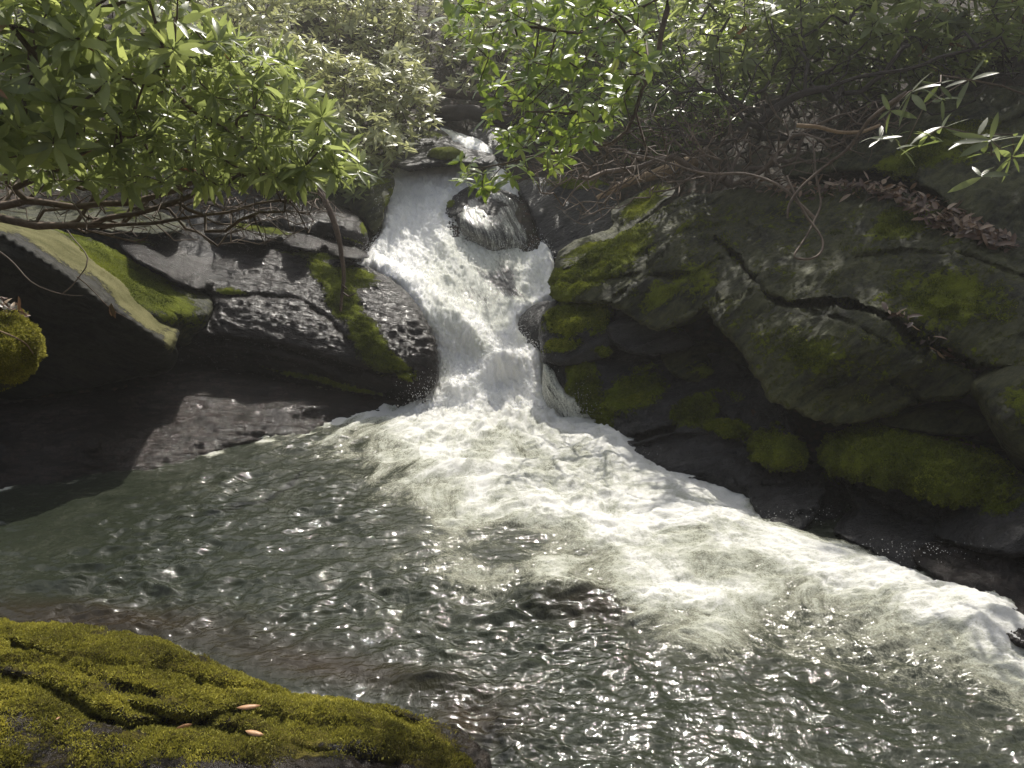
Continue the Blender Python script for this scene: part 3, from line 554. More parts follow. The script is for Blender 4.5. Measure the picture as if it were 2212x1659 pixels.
rock('boulder', 'big dark rounded boulder cut off by the right edge below the great slab', 'boulder',
     [(2090,830),(2130,800),(2212,770),(2340,760),(2340,1060),(2240,1040),(2180,990),(2140,930),(2110,870)],
     [(2110,830,4.85),(2212,780,4.85),(2340,770,4.8),(2180,900,4.5),(2300,900,4.3),(2200,1000,4.45),(2340,1050,4.2)], 'slab', 5.5, 35, 0.3, 1.2, amp=0.05, seed=31, moss=[(2200,870,120,90,0,0.5)])
rock('boulder', 'wedge of dark wet rock splashed by foam below the small mossy boulder', 'boulder',
     [(1620,1030),(1680,1005),(1740,1010),(1770,1035),(1782,1065),(1760,1110),(1720,1160),(1660,1140),(1620,1080)],
     [[(1640,1060,'w'),(1700,1095,'w'),(1770,1105,'w')], (1640,1030,5.45),(1740,1012,5.35),(1775,1045,5.15),(1700,1150,4.7)], 'wet', 4, 9, 0.06, 0.7, lin=(0.9,0.2,0.1), amp=0.04, strata=0.04, seed=32, fine=0.012,
     cracks=[([(1650,1050),(1720,1045),(1780,1040)],4,0.06)])
rock('rock_slab', 'bare grey slab sloping into the rapids below the moss cushion', 'rock',
     [(1790,1010),(1850,1015),(1950,1045),(2040,1075),(2120,1090),(2180,1090),(2160,1120),(2080,1150),(2000,1200),(1960,1240),(1880,1190),(1800,1150),(1850,1110),(1830,1060)],
     [[(1790,1012,5.3),(1950,1045,5.0),(2180,1090,4.6)], [(1800,1110,'w'),(1880,1145,'w'),(1960,1178,'w'),(2020,1190,'w')], (1920,1100,4.85),(2080,1130,4.55),(1960,1240,3.95)],
     'wet', 4.5, 9, 0.06, 0.9, lin=(0.9,0.3,-0.2), amp=0.035, strata=0.03, seed=33, fine=0.01, cracks=[([(1830,1030),(1880,1080),(1960,1120)],5,0.08),([(1990,1100),(2070,1150)],5,0.06)])
rock('boulder', 'dark gap-filling rock in the wet cleft between the foam and the grey slab', 'boulder',
     [(1740,1020),(1790,1010),(1840,1060),(1870,1110),(1880,1150),(1820,1150),(1760,1130),(1770,1070)],
     [(1780,1020,5.5),(1830,1080,5.2),(1870,1130,4.95),(1790,1110,5.0)], 'wet', 4, 9, 0.08, 0.6, amp=0.04, strata=0.04, seed=34, moss=[(1790,1030,40,20,45,0.6)])
rock('boulder', 'low grey boulder with a mossy right shoulder at the right edge of the photo', 'boulder',
     [(2000,1150),(2060,1110),(2120,1085),(2212,1055),(2340,1020),(2340,1180),(2240,1200),(2150,1200),(2060,1180)],
     [(2010,1150,4.45),(2120,1090,4.5),(2212,1060,4.45),(2340,1030,4.4),(2110,1150,4.2),(2212,1150,4.05),(2060,1180,4.25),(2240,1195,4.0)],
     'wet', 4.5, 14, 0.12, 0.8, amp=0.035, strata=0.03, seed=35, moss=[(2190,1080,70,30,-20,1.0),(2300,1100,90,50,0,1.0)], moss_h=0.03)
rock('rock_shelf', 'low black wet rock at water level by the right edge, spattered with foam', 'rock',
     [(1960,1180),(2040,1170),(2120,1190),(2212,1190),(2340,1190),(2340,1420),(2212,1400),(2120,1330),(2040,1260),(1980,1220)],
     [[(1990,1200,'w'),(2060,1230,'w'),(2140,1260,'w'),(2212,1300,'w'),(2340,1340,'w')], (1980,1180,4.45),(2120,1190,4.25),(2340,1195,4.1),(2160,1230,3.98),(2300,1270,3.75),(2120,1330,3.4),(2340,1420,3.1)],
     'glossy', 4.5, 8, 0.05, 0.8, amp=0.05, freq=2.5, strata=0.03, seed=36, fine=0.014, wrinkle=0.01)

# ------------------------------------------------------------------ foreground mossy rock
fore = rock('boulder', 'long low foreground rock blanketed in yellow-green moss ridges, bottom left', 'boulder',
     [(-200,1335),(0,1348),(120,1350),(240,1362),(340,1385),(430,1418),(500,1450),(560,1480),(700,1508),(860,1532),(940,1560),(1010,1590),(1055,1625),(1068,1680),(1040,1740),(900,1760),(600,1790),(200,1800),(-200,1800)],
     [[(-200,1338,3.2),(0,1350,3.15),(240,1365,3.12),(430,1420,2.98),(560,1482,2.85),(860,1534,2.72),(1010,1592,2.52),(1062,1640,2.4)],
      [(-200,1560,2.35),(0,1560,2.38),(300,1580,2.4),(600,1590,2.42),(850,1610,2.42)],[(-200,1790,1.9),(200,1790,1.95),(600,1780,2.03),(900,1750,2.12)],[(300,1650,2.22),(600,1650,2.24),(900,1660,2.3)],[(0,1450,2.7),(300,1470,2.7),(600,1530,2.62)]],
     'fore', 4.5, 26, 0.14, 0.9, lin=(0.95,-0.15,-0.1), amp=0.05, freq=2.6, strata=0.03, sfreq=6, seed=37, jit=4, moss_h=0.018, mossbase=0.42, back=(0.05,0.5,-0.8),
     moss=[(100,1400,330,70,8,1.0),(400,1470,300,45,14,1.0),(700,1560,330,60,8,0.95),(80,1500,240,60,5,0.9),(900,1610,160,50,12,0.9),(250,1610,260,40,3,0.55),(480,1640,140,30,3,0.75),(0,1640,160,30,0,0.6),(150,1545,160,50,10,0.5),(1065,1600,34,90,0,-0.7),(500,1652,110,16,3,-0.55),(700,1650,100,12,5,-0.5),(620,1600,60,10,10,-0.5),(500,1600,300,60,4,0.7)],
     cracks=[([(25,1395),(90,1415),(150,1445)],11,0.1),([(0,1465),(110,1492),(190,1540),(280,1575),(360,1568),(430,1570),(560,1600)],14,0.16),([(320,1447),(450,1485),(525,1502),(640,1512),(800,1535),(900,1570)],12,0.12),
             ([(280,1530),(420,1560),(520,1540),(620,1560)],10,0.1),([(560,1620),(700,1630),(850,1650)],12,0.05),([(150,1445),(260,1480),(330,1500)],8,0.035)])
# ------------------------------------------------------------------ water: pool and rapids
FOAM = """900: 300 .0, 600 .3, 700 .5, 850 .8, 1000 .95, 1200 1, 1280 1
950: 300 .05, 500 .1, 650 .25, 800 .5, 900 .8, 1050 .72, 1150 .68, 1250 .9, 1320 1
1000: 200 .1, 400 .1, 600 .2, 750 .3, 850 .6, 950 .8, 1100 .7, 1250 .7, 1400 .9, 1500 .95
1050: 0 0, 200 .1, 400 .15, 600 .18, 800 .25, 900 .5, 1000 .85, 1150 .68, 1300 .75, 1450 .82, 1600 .95
1100: 0 0, 300 .0, 500 .1, 700 .1, 850 .25, 950 .5, 1050 .8, 1200 .85, 1400 .85, 1600 .88, 1700 .7, 1800 .3
1150: 0 0, 300 .0, 600 .05, 800 .15, 950 .3, 1050 .4, 1150 .5, 1300 .85, 1500 .75, 1700 .8, 1850 .6, 1950 .3
1200: 0 .05, 300 .0, 600 .1, 800 .15, 950 .4, 1100 .2, 1250 .4, 1400 .75, 1600 .8, 1800 .85, 1950 .8, 2050 .4
1250: 0 .05, 300 .05, 600 .05, 900 .2, 1050 .5, 1200 .75, 1350 .65, 1500 .7, 1650 .62, 1800 .85, 2000 .9, 2100 .75
1300: 0 .0, 300 .05, 600 .1, 900 .2, 1050 .3, 1150 .1, 1300 .1, 1400 .8, 1550 .8, 1700 .5, 1850 .7, 2000 .92, 2150 .95
1350: 0 .0, 300 .0, 600 .1, 900 .2, 1100 .08, 1300 .05, 1400 .5, 1550 .72, 1650 .35, 1800 .4, 1950 .75, 2150 1
1400: 300 .0, 700 .1, 1000 .12, 1200 .05, 1400 .2, 1550 .5, 1700 .3, 1850 .35, 2000 .55, 2150 .92
1450: 700 .1, 1000 .08, 1300 .05, 1450 .1, 1550 .2, 1700 .2, 1850 .2, 2000 .35, 2150 .65, 2300 .9
1500: 1000 .05, 1300 .05, 1600 .1, 1800 .15, 2000 .25, 2150 .45, 2300 .7
1600: 900 .05, 1100 .05, 1400 .05, 1700 .1, 2000 .12, 2200 .25
1800: 0 0, 1100 .05, 1700 .05, 2200 .15
860: 900 1, 1100 1, 1300 1, 600 .3
800: 0 0, 2200 0"""
fp, fv = [], []
for ln in FOAM.split('\n'):
    yy, rest = ln.split(':')
    for it in rest.split(','):
        x_, v_ = it.split(); fp.append((float(x_)*0.6, float(yy))); fv.append(float(v_))
foamf = rbf(fp, fv, 8.0)
def pool():
    ys = np.concatenate([[0.6, 1.0, 1.4, 1.7], 1.9*np.exp(np.linspace(0, math.log(8.2/1.9), 560))]); us = np.linspace(-1.05, 1.05, 620)
    gy, gu = np.meshgrid(ys, us, indexing='ij'); gx = gu*(gy+0.9)
    P = np.stack([gx.ravel(), gy.ravel(), np.zeros(gx.size)], 1); fx, fy = proj(P)
    f = np.clip(foamf(np.c_[fx*0.6, fy]), 0, 1.05)*sstep(-200, 200, fx+0*fy)
    f = np.where(P[:, 1] < 1.9, 0.05, f)
    # flow spreads out of the foot of the fall and bends towards the right
    B = np.array([-0.2, 8.6]); d = P[:, :2]-B; r = np.linalg.norm(d, axis=1); th = np.arctan2(d[:, 0], -d[:, 1])
    w1 = fbm(P*0.9, 3, 61); w2 = fbm(P*0.9+7, 3, 62)
    s_, t_ = r*1.1+0.5*w1, th*9.0+0.7*w2
    FL = np.stack([s_*2.6, t_*1.6, 0.4*w1], 1)
    f = f+0.42*fbm(FL*0.9, 5, 71)*sstep(0.05, 0.4, f)*(1-0.6*sstep(0.8, 1.0, f))
    # height: swell, chop, and boiling lumps where the water is aerated
    Pw = P+0.12*np.stack([w1, w2, 0*w1], 1)
    chop = fbm(Pw*np.array([5.0, 8.0, 1]), 4, 81)
    cr = ridged(Pw*np.array([2.3, 3.6, 1])+0.3*fbm(P*2, 2, 5)[:, None], 4, 83)-0.6
    lump = fbm(np.stack([s_*2.2, t_*1.6, 0*s_], 1), 6, 85, 0.62); lump2 = ridged(np.stack([s_*5, t_*4, 0*s_], 1), 4, 87)-0.6
    calm = sstep(-100, 350, fx)*0.75+0.35
    near = sstep(5.5, 7.2, P[:, 1])*np.exp(-((P[:, 0]+0.1)/1.0)**2)
    fine = ridged(Pw*np.array([9, 14, 1])+0.4*fbm(P*5, 2, 15)[:, None], 3, 91)-0.6
    calm = calm*(0.45+0.9*sstep(-0.35, 0.4, fbm(np.stack([s_*0.8, t_*0.35, 0*s_], 1), 3, 99)))
    streaky = fbm(np.stack([s_*3.0, t_*3.2, 0*s_], 1), 4, 101)
    z = 0.018*chop*calm+0.038*cr*calm+0.014*fine*calm+0.010*streaky*calm+0.006*sstep(0.4, 0.8, f)*fbm(P*np.array([32, 32, 1]), 3, 103)+0.0035*fbm(Pw*np.array([30, 38, 1])+0.5*fbm(P*9, 2, 16)[:, None], 2, 93)+sstep(0.3, 0.8, f)*(0.035*lump+0.03*lump2+0.03)+near*(0.09*lump+0.05)
    z = z+0.05*fbm(P*0.8, 2, 90)*sstep(0.15, 0.6, f)
    for (bx, by, sx, sy, hh) in ((1230, 1290, 110, 22, 0.07), (1560, 1220, 120, 25, 0.06), (2140, 1330, 90, 60, 0.09), (1960, 1170, 60, 20, 0.05), (1330, 960, 60, 40, 0.07), (980, 1020, 120, 14, 0.05), (930, 1470, 60, 18, 0.05)):
        z = z+hh*np.exp(-((fx-bx)/sx)**2-((fy-by)/sy)**2)
    sh = np.exp(-((fx-200)/330)**2-((fy-1330-0.05*fx)/42)**2)+np.exp(-((fx-700)/260)**2-((fy-1440-0.15*(fx-700))/45)**2)+np.exp(-((fx-1020)/110)**2-((fy-1560)/60)**2)+0.8*np.exp(-((fx-1280)/120)**2-((fy-1310)/40)**2)
    XY = np.c_[fx, fy]
    eg = np.interp(fx, [1280, 1480, 1650, 1850, 2000, 2212, 2400], [925, 1015, 1085, 1150, 1205, 1310, 1400])
    z = z-0.10*sstep(1300, 1600, fx)*(1-sstep(0, 70, fy-eg)); f = f-0.45*sstep(1550, 1750, fx)*(1-sstep(-10, 45, fy-eg))
    for (ln, wd, am) in (([(-100,1068),(0,1058),(120,1045),(240,1022),(330,1012),(420,988),(560,953),(650,938),(740,911),(880,886)], 7, 0.75), ([(380,1402),(440,1424),(510,1458),(570,1487),(700,1513),(860,1537),(960,1565),(1040,1610),(1080,1660)], 9, 0.6), ([(560,1590),(640,1600)], 5, 0.5)):
        dd = segdist(XY+5*np.c_[w1, w2], ln); f = f+am*np.exp(-(dd/wd)**2)*sstep(-0.15, 0.5, fbm(P*3.5, 3, 95)); z = z+0.012*np.exp(-(dd/wd/1.5)**2)*fbm(P*8, 2, 96)  # waterline foam stands in for white glints, painted as foam colour
    V = P.copy(); V[:, 2] = z
    ny, nx = gy.shape; i = np.arange((ny-1)*(nx-1)); rr, cc = i//(nx-1), i % (nx-1); k = rr*nx+cc
    q = np.stack([k, k+1, k+nx+1, k+nx], 1)
    link('water', mesh_np('water', V, [q], [M['water']], {'foam': f, 'flow': FL, 'shallow': np.clip(sh, 0, 1)}), kind='structure')
    return V, q, f
PW = pool()

# ------------------------------------------------------------------ the waterfall
def fall(name, outline, ctrl, foams, flowdir, res=3.0, amp=0.05, seed=0, jit=3, base=0.98, kind='structure', label=None, cat=None, ridges=()):
    X, T, D, Y, out, n = relief(outline, ctrl, res, jit, seed)
    f = np.full(len(X), base)
    for (bx, by, rx, ry, ang, val) in foams:
        ca, sa = math.cos(math.radians(ang)), math.sin(math.radians(ang)); dx, dy = X[:, 0]-bx, X[:, 1]-by
        w = np.exp(-(((dx*ca+dy*sa)/rx)**2+((-dx*sa+dy*ca)/ry)**2)*1.2); f = f*(1-w)+val*w
    V = U(X[:, 0], X[:, 1], Y); N = vnormals(V, T); c = V.mean(0)-CAM
    if (N@c).mean() > 0: T = T[:, ::-1]; N = -N
    fd = np.array(flowdir, float); fd /= np.linalg.norm(fd); A = np.cross(fd, [0, -0.6, 0.8]); A /= np.linalg.norm(A); Bn = np.cross(fd, A)
    S = np.stack([V@fd, V@A, V@Bn], 1)
    W = S+0.1*np.stack([fbm(V*2, 3, seed), fbm(V*2+5, 3, seed+1), 0*D], 1)
    big = fbm(W*np.array([2.2, 4.5, 3]), 4, seed+2); froth = fbm(W*np.array([8, 17, 12.0])+0.6*big[:, None], 5, seed+3, 0.62); clump = ridged(W*np.array([22, 34, 26.0]), 3, seed+4)-0.6
    k = sstep(0.35, 0.8, f)
    strand = ridged(W*np.array([1.6, 16, 8.0]), 3, seed+5)-0.6
    h = amp*(k*(1.1*big+0.62*froth+0.42*clump)+(1-k)*(0.4*strand+0.2*clump))
    for (line, wd, hh) in ridges: h = h+hh*np.exp(-(segdist(X, line)/wd)**2)
    V = V+N*h[:, None]-(np.clip(1-D/8, 0, 1)*0.05)[:, None]*N
    FL = np.stack([S[:, 0]*2.6, S[:, 1]*24, S[:, 2]*8], 1)*0.6
    # a sheet of water has thickness: close it with a back layer sunk into the bed
    nb = len(V); bi = loop_order(X, out); cen = V.mean(0)
    VB = V[bi]+np.array([0, 0.25, -0.35]); VA = np.vstack([V, VB]); r2 = np.arange(nb, nb+n)
    Q = np.stack([bi, np.roll(bi, -1), np.roll(r2, -1), r2], 1)
    ex = lambda v, fill: np.concatenate([v, np.full((n,)+v.shape[1:], fill)])
    me = mesh_np(name, VA, [T, Q], [M['fall']], {'foam': ex(f, base), 'flow': ex(FL, 0.0)})
    link(name, me, None, label, cat, None, kind)
    return V, T, N, f, X
F1 = fall('waterfall', [(848,368),(870,356),(930,350),(1000,340),(1060,344),(1100,372),(1128,420),(1150,470),(1175,520),(1196,560),(1200,640),(1185,655),(1150,668),(1120,700),(1150,740),(1168,770),(1180,830),(1215,890),(1275,905),(1275,950),(1100,960),(900,940),(830,915),(905,868),(935,845),(945,780),(935,720),(910,680),(880,640),(835,604),(760,580),(735,566),(790,556),(800,535),(824,500),(828,460),(836,420)],
   [[(850,370,11.0),(960,350,11.2),(1060,348,11.2)], [(836,420,10.5),(950,420,10.5),(1060,410,10.55),(1128,425,10.45)], [(826,480,9.95),(950,490,9.9),(1060,500,9.85),(1170,520,9.7)], [(740,567,8.9),(820,560,9.2),(920,560,9.3),(1060,570,9.25),(1190,570,9.2)],
    [(835,604,8.5),(900,625,8.5),(1000,640,8.65),(1080,650,8.6),(1195,640,8.6)], [(910,680,8.0),(1000,700,8.05),(1060,700,8.1),(1130,700,8.1)], [(940,760,7.8),(1050,760,7.83),(1160,765,7.75)], [(940,800,7.6),(1060,800,7.63),(1175,800,7.5)], [(940,840,7.37),(1060,840,7.4),(1180,840,7.3)], [(930,870,7.18),(1060,872,7.18),(1190,872,7.12)],
    [(840,905,6.98),(1000,910,6.95),(1150,910,6.95),(1270,912,6.9)], [(900,940,6.7),(1100,960,6.6),(1270,948,6.7)]],
   [(1060,470,60,70,10,0.45),(1100,500,50,60,0,0.35),(1010,440,40,20,0,0.5),(1030,590,80,35,25,0.55),(1090,600,50,60,10,0.35),(1060,650,40,30,20,0.5),(970,570,60,25,30,0.8),(1150,480,20,60,20,0.7),(1160,590,30,50,0,0.75),(1130,730,25,25,0,0.7),(1090,620,60,14,30,0.25),(1000,520,50,60,40,0.62),(940,600,50,40,30,0.7),(1010,640,50,30,30,0.42),(1075,690,26,26,0,0.55),(960,690,70,34,40,0.66),(1040,760,50,30,40,0.7),(960,800,30,50,10,0.68),(1170,820,16,60,0,0.8)],
   (0.35, -0.75, -0.7), 2.8, 0.07, 200, ridges=[([(800,575),(880,615),(950,670),(1020,730),(1090,800)],24,0.13),([(1165,770),(1080,800),(980,850)],22,0.1),([(850,400),(835,500),(800,550)],18,0.07),([(1150,470),(1185,560),(1190,640),(1110,690)],12,0.06),([(960,420),(940,500),(990,570),(1060,640)],14,0.05)])
F2 = fall('upper_cascade', [(950,272),(975,275),(1010,285),(1040,298),(1062,322),(1075,345),(1050,340),(1020,325),(985,308),(965,290)],
   [[(952,273,12.2),(1010,286,12.0)], [(975,295,11.8),(1045,305,11.6)], [(1020,324,11.3),(1072,342,11.1)]], [(980,285,20,10,20,0.5)], (0.5,-0.6,-0.6), 3.0, 0.04, 230)
F3 = fall('side_trickle', [(1168,790),(1190,800),(1205,830),(1235,860),(1268,880),(1272,905),(1225,912),(1195,880),(1175,840)],
   [[(1170,795,7.02),(1200,825,6.92)], [(1178,850,6.92),(1240,862,6.75)], [(1200,895,6.85),(1270,895,6.72)]], [(1200,840,60,50,0,0.5)], (0.4,-0.3,-0.85), 3.0, 0.035, 240, base=0.55)
F5 = fall('water_veil', [(1000,432),(1050,412),(1095,414),(1130,445),(1142,490),(1146,540),(1112,558),(1070,535),(1030,505),(995,478)],
   [[(1000,434,10.14),(1095,418,10.2),(1140,470,10.0)], [(992,478,9.68),(1060,490,9.55),(1134,520,9.53)], (1112,555,9.58)], [(1030,500,40,20,20,0.36),(1120,500,30,40,0,0.4)], (0.35,-0.7,-0.7), 2.8, 0.03, 260, base=0.40)

def spray():
    rng = np.random.default_rng(5); P = []; R = []
    V, T, N, f, X = F1
    ai = rng.integers(0, len(V), 26000); ai = ai[f[ai] > 0.5]
    off = rng.exponential(0.03, len(ai))+0.01; P.append(V[ai]+N[ai]*off[:, None]+rng.normal(0, 0.015, (len(ai), 3))); R.append(rng.uniform(0.002, 0.005, len(ai)))
    # splash crests at known impact zones
    for (bx, by, yy, sx, sy, n, up) in ((800,550,9.0,35,14,500,0.1),(1155,575,9.0,30,30,400,0.08),(1120,690,8.0,40,20,500,0.08),(1060,750,7.6,60,40,900,0.12),(950,870,7.0,40,25,700,0.1),(1250,890,6.75,25,20,500,0.1),(960,650,8.2,60,50,800,0.1),(1180,830,7.15,14,40,300,0.05),(1340,990,6.0,40,15,300,0.04),(1720,1115,4.9,50,12,120,0.02),(1980,1195,4.2,80,15,160,0.03),(830,480,9.8,14,50,400,0.06)):
        fx = rng.normal(bx, sx, n); fy = rng.normal(by, sy, n)-np.abs(rng.exponential(up*60, n)); P.append(U(fx, fy, yy+rng.normal(0, 0.12, n)-0.08)); R.append(rng.uniform(0.0012, 0.003, n))
    P = np.vstack(P); R = np.concatenate(R); n = len(P)
    O = np.array([(1,0,0),(-1,0,0),(0,1,0),(0,-1,0),(0,0,1.3),(0,0,-1.3)], float); Fc = np.array([(0,2,4),(2,1,4),(1,3,4),(3,0,4),(2,0,5),(1,2,5),(3,1,5),(0,3,5)])
    V_ = (P[:, None]+O[None]*R[:, None, None]).reshape(-1, 3); T_ = (Fc[None]+np.arange(n)[:, None, None]*6).reshape(-1, 3)
    link('spray', mesh_np('spray', V_, [T_], [M['spray']]), None, 'white droplets thrown up by the waterfall', 'spray', None, 'stuff')
spray()
# ------------------------------------------------------------------ plants
def tubes(paths, radii, sides=5, seed=0):
    """one mesh out of many tapering tubes"""
    VV, QQ, off = [], [], 0
    ang = np.linspace(0, 2*math.pi, sides, endpoint=False)
    for P, R in zip(paths, radii):
        P = np.asarray(P, float); n = len(P)
        if n < 2: continue
        Tn = np.gradient(P, axis=0); Tn /= np.maximum(np.linalg.norm(Tn, axis=1), 1e-9)[:, None]
        ref = np.array([0.31, 0.17, 0.93]) if abs(Tn[0][2]) < 0.9 else np.array([0.9, 0.3, 0.1])
        A = np.cross(Tn, ref); A /= np.maximum(np.linalg.norm(A, axis=1), 1e-9)[:, None]; B = np.cross(Tn, A)
        R = np.asarray(R, float)
        V = P[:, None]+R[:, None, None]*(np.cos(ang)[None, :, None]*A[:, None]+np.sin(ang)[None, :, None]*B[:, None])
        V = V.reshape(-1, 3); k = np.arange(n-1)[:, None]*sides; j = np.arange(sides)[None]; j2 = (j+1) % sides
        Q = np.stack([k+j, k+j2, k+sides+j2, k+sides+j], -1).reshape(-1, 4)+off
        VV.append(V); QQ.append(Q); off += len(V)
    return np.vstack(VV), np.vstack(QQ)
def wobble(P, amp, freq, seed):
    P = np.asarray(P, float); t = np.linspace(0, 1, len(P)); env = np.minimum(1, np.minimum(t, 1-t)*6)[:, None]*0+1
    q = P*freq; return P+amp*np.stack([fbm(q, 2, seed), fbm(q+31.7, 2, seed+1), fbm(q+77.1, 2, seed+2)], 1)*env
LT = np.array([0.0, 0.22, 0.5, 0.78, 1.0]); LW = np.array([0.12, 0.8, 1.0, 0.72, 0.04])
def leaves(pos, ax, up, L, W, droop, fold=0.22, tone=None):
    """pos base, ax direction, up leaf normal, all (n,3); a folded, drooping blade each"""
    n = len(pos); ax = ax/np.linalg.norm(ax, axis=1)[:, None]
    sd = np.cross(ax, up); sd /= np.maximum(np.linalg.norm(sd, axis=1), 1e-6)[:, None]; nn = np.cross(sd, ax)
    V = np.empty((n, 5, 3, 3)); rib = np.zeros((n, 5, 3)); rib[:, :, 1] = 1
    for i in range(5):
        for k, s in enumerate((-1, 0, 1)):
            V[:, i, k] = pos+ax*(LT[i]*L)[:, None]+sd*(s*LW[i]*W*0.5)[:, None]+nn*(fold*abs(s)*LW[i]*W*0.5-droop*L*LT[i]**2)[:, None]
    b = np.arange(n)[:, None, None]*15; i = np.arange(4)[None, :, None]*3; k = np.arange(2)[None, None]
    q = (b+i+k).reshape(-1); Q = np.stack([q, q+1, q+4, q+3], 1)
    return V.reshape(-1, 3), Q, np.repeat(tone, 15), rib.reshape(-1)
def whorls(tips, dirs, rng, L0, nleaf=(6, 10), wr=0.27, tone_mu=0.5, brown=0.015, droop=(0.0, 0.3), lift=(-0.35, 0.6)):
    cnt = rng.integers(nleaf[0], nleaf[1]+1, len(tips)); idx = np.repeat(np.arange(len(tips)), cnt); n = len(idx)
    D = dirs/np.linalg.norm(dirs, axis=1)[:, None]; D = D[idx]
    k = np.concatenate([np.arange(c) for c in cnt]); az = k*2.39996+rng.uniform(0, 6.28, len(tips))[idx]+rng.normal(0, 0.2, n)
    ref = np.where(np.abs(D[:, 2:3]) > 0.9, [[1.0, 0, 0]], [[0, 0, 1.0]]); A = np.cross(D, ref); A /= np.linalg.norm(A, axis=1)[:, None]; B = np.cross(D, A)
    rad = np.cos(az)[:, None]*A+np.sin(az)[:, None]*B; el = rng.uniform(lift[0], lift[1], n)
    ax = rad*np.cos(el)[:, None]+D*np.sin(el)[:, None]
    L = L0*rng.uniform(0.6, 1.15, n)*(rng.uniform(0.8, 1.15, len(tips)))[idx]; W = L*wr*rng.uniform(0.8, 1.25, n)
    up = D*np.cos(el)[:, None]-rad*np.sin(el)[:, None]+rng.normal(0, 0.25, (n, 3))
    pos = tips[idx]-D*(rng.uniform(0, 0.12, n)*L0)[:, None]+rad*0.004
    tone = np.clip(tone_mu+rng.normal(0, 0.17, n)+rng.normal(0, 0.1, len(tips))[idx], 0, 0.93)
    tone = np.where(rng.random(n) < brown, 1.0, tone)
    V, Q, t, r = leaves(pos, ax, up, L, W, rng.uniform(droop[0], droop[1], n), rng.uniform(0.1, 0.4), tone); return V, Q, t, r
def grow(base, tips, rng, trunk_paths=(), bend=0.12, step=0.16, twig_r=0.0028, expo=2.3, wob=0.05, sag=0.1, r_max=0.05):
    """grow a branching frame from base to every tip; returns paths, radii, tip directions"""
    nodes = [np.array(base, float)]; par = [-1]
    def add_path(P, parent):
        for p in P: nodes.append(np.array(p)); par.append(parent); parent = len(nodes)-1
        return parent
    for tp in trunk_paths:
        tp = wobble(resample(catmull(tp, 8, False), step, False), wob, 1.4, int(rng.integers(1e6))); nd = np.array(nodes); j = int(np.argmin(((nd-tp[0])**2).sum(1))); add_path(tp[1:], j)
    order = np.argsort(np.linalg.norm(tips-np.array(base), axis=1)); tipnode = np.empty(len(tips), int)
    N = np.zeros((len(nodes)+len(tips)*14+500, 3)); cntn = len(nodes); N[:cntn] = nodes
    B0 = np.array(base)
    dist0 = np.zeros(len(N)); 
    for i in range(1, cntn): dist0[i] = dist0[par[i]]+np.linalg.norm(N[i]-N[par[i]])
    for ti in order:
        t = tips[ti]; d = np.linalg.norm(N[:cntn]-t, axis=1); cost = d+0.35*dist0[:cntn]*0.5
        # avoid growing backwards
        cost = cost+0.6*np.maximum(0, np.linalg.norm(N[:cntn]-B0, axis=1)-np.linalg.norm(t-B0))
        cost[d < 0.05] += 1
        j = int(np.argmin(cost)); p0 = N[j]; dd = d[j]; m = max(1, int(dd/step)); s = np.linspace(0, 1, m+1)[1:]
        pd = (p0-N[par[j]]) if par[j] >= 0 else np.array([0, 0, 1.0]); pd = pd/(np.linalg.norm(pd)+1e-9)
        c1 = p0+pd*dd*0.35+rng.normal(0, bend, 3)*dd; c2 = t-np.array([0, 0, 1.0])*dd*0.15+rng.normal(0, bend, 3)*dd-np.array([0, 0, sag*dd])
        P = ((1-s)**3)[:, None]*p0+(3*(1-s)**2*s)[:, None]*c1+(3*(1-s)*s**2)[:, None]*c2+(s**3)[:, None]*t
        k = j
        for p in P:
            if cntn >= len(N): N = np.vstack([N, np.zeros((2000, 3))]); dist0 = np.concatenate([dist0, np.zeros(2000)])
            N[cntn] = p; par.append(k); dist0[cntn] = dist0[k]+np.linalg.norm(p-N[k]); k = cntn; cntn += 1
        tipnode[ti] = k
    par = np.array(par); w = np.zeros(cntn); w[tipnode] += 1
    leafless = np.ones(cntn, bool); leafless[par[par >= 0]] = False; w[leafless] = np.maximum(w[leafless], 1)
    for i in range(cntn-1, 0, -1): w[par[i]] += w[i]
    R = np.minimum(twig_r*np.maximum(w, 1)**(1/expo), r_max)
    kids = {}
    for i in range(1, cntn): kids.setdefault(int(par[i]), []).append(i)
    paths, radii = [], []; stack = [(0, c) for c in kids.get(0, [])]
    while stack:
        a_, b_ = stack.pop(); P = [N[a_], N[b_]]; rr = [R[b_], R[b_]]; cur = b_
        while cur in kids:
            ks = sorted(kids[cur], key=lambda q: -w[q]); nx = ks[0]; stack.extend((cur, q) for q in ks[1:]); P.append(N[nx]); rr.append(R[nx]); cur = nx
        P = np.array(P)
        if len(P) > 2: P[1:-1] += rng.normal(0, 0.006, P[1:-1].shape)
        paths.append(P); radii.append(np.array(rr)); radii[-1][-1] *= 0.75
    pd = N[tipnode]-N[par[tipnode]]; pd /= np.maximum(np.linalg.norm(pd, axis=1), 1e-6)[:, None]
    return paths, radii, pd
def scatter(polys, n, Yr, rng, ypow=1.0):
    out = []; polys = [np.array(p, float) for p in polys]; ar = []
    for p in polys: x, y = p[:, 0], p[:, 1]; ar.append(abs(np.dot(x, np.roll(y, 1))-np.dot(y, np.roll(x, 1)))/2)
    ar = np.array(ar)/sum(ar)
    for p, a_, yr in zip(polys, ar, Yr if isinstance(Yr, list) else [Yr]*len(polys)):
        m = max(int(n*a_), 1); got = []
        while len(got) < m:
            c = rng.uniform(p.min(0), p.max(0), (m*2, 2)); c = c[inpoly(c, p)]; got.extend(c.tolist())
        c = np.array(got[:m]); yy = yr[0]+(yr[1]-yr[0])*rng.random(m)**ypow; out.append(U(c[:, 0], c[:, 1], yy))
    return np.vstack(out)
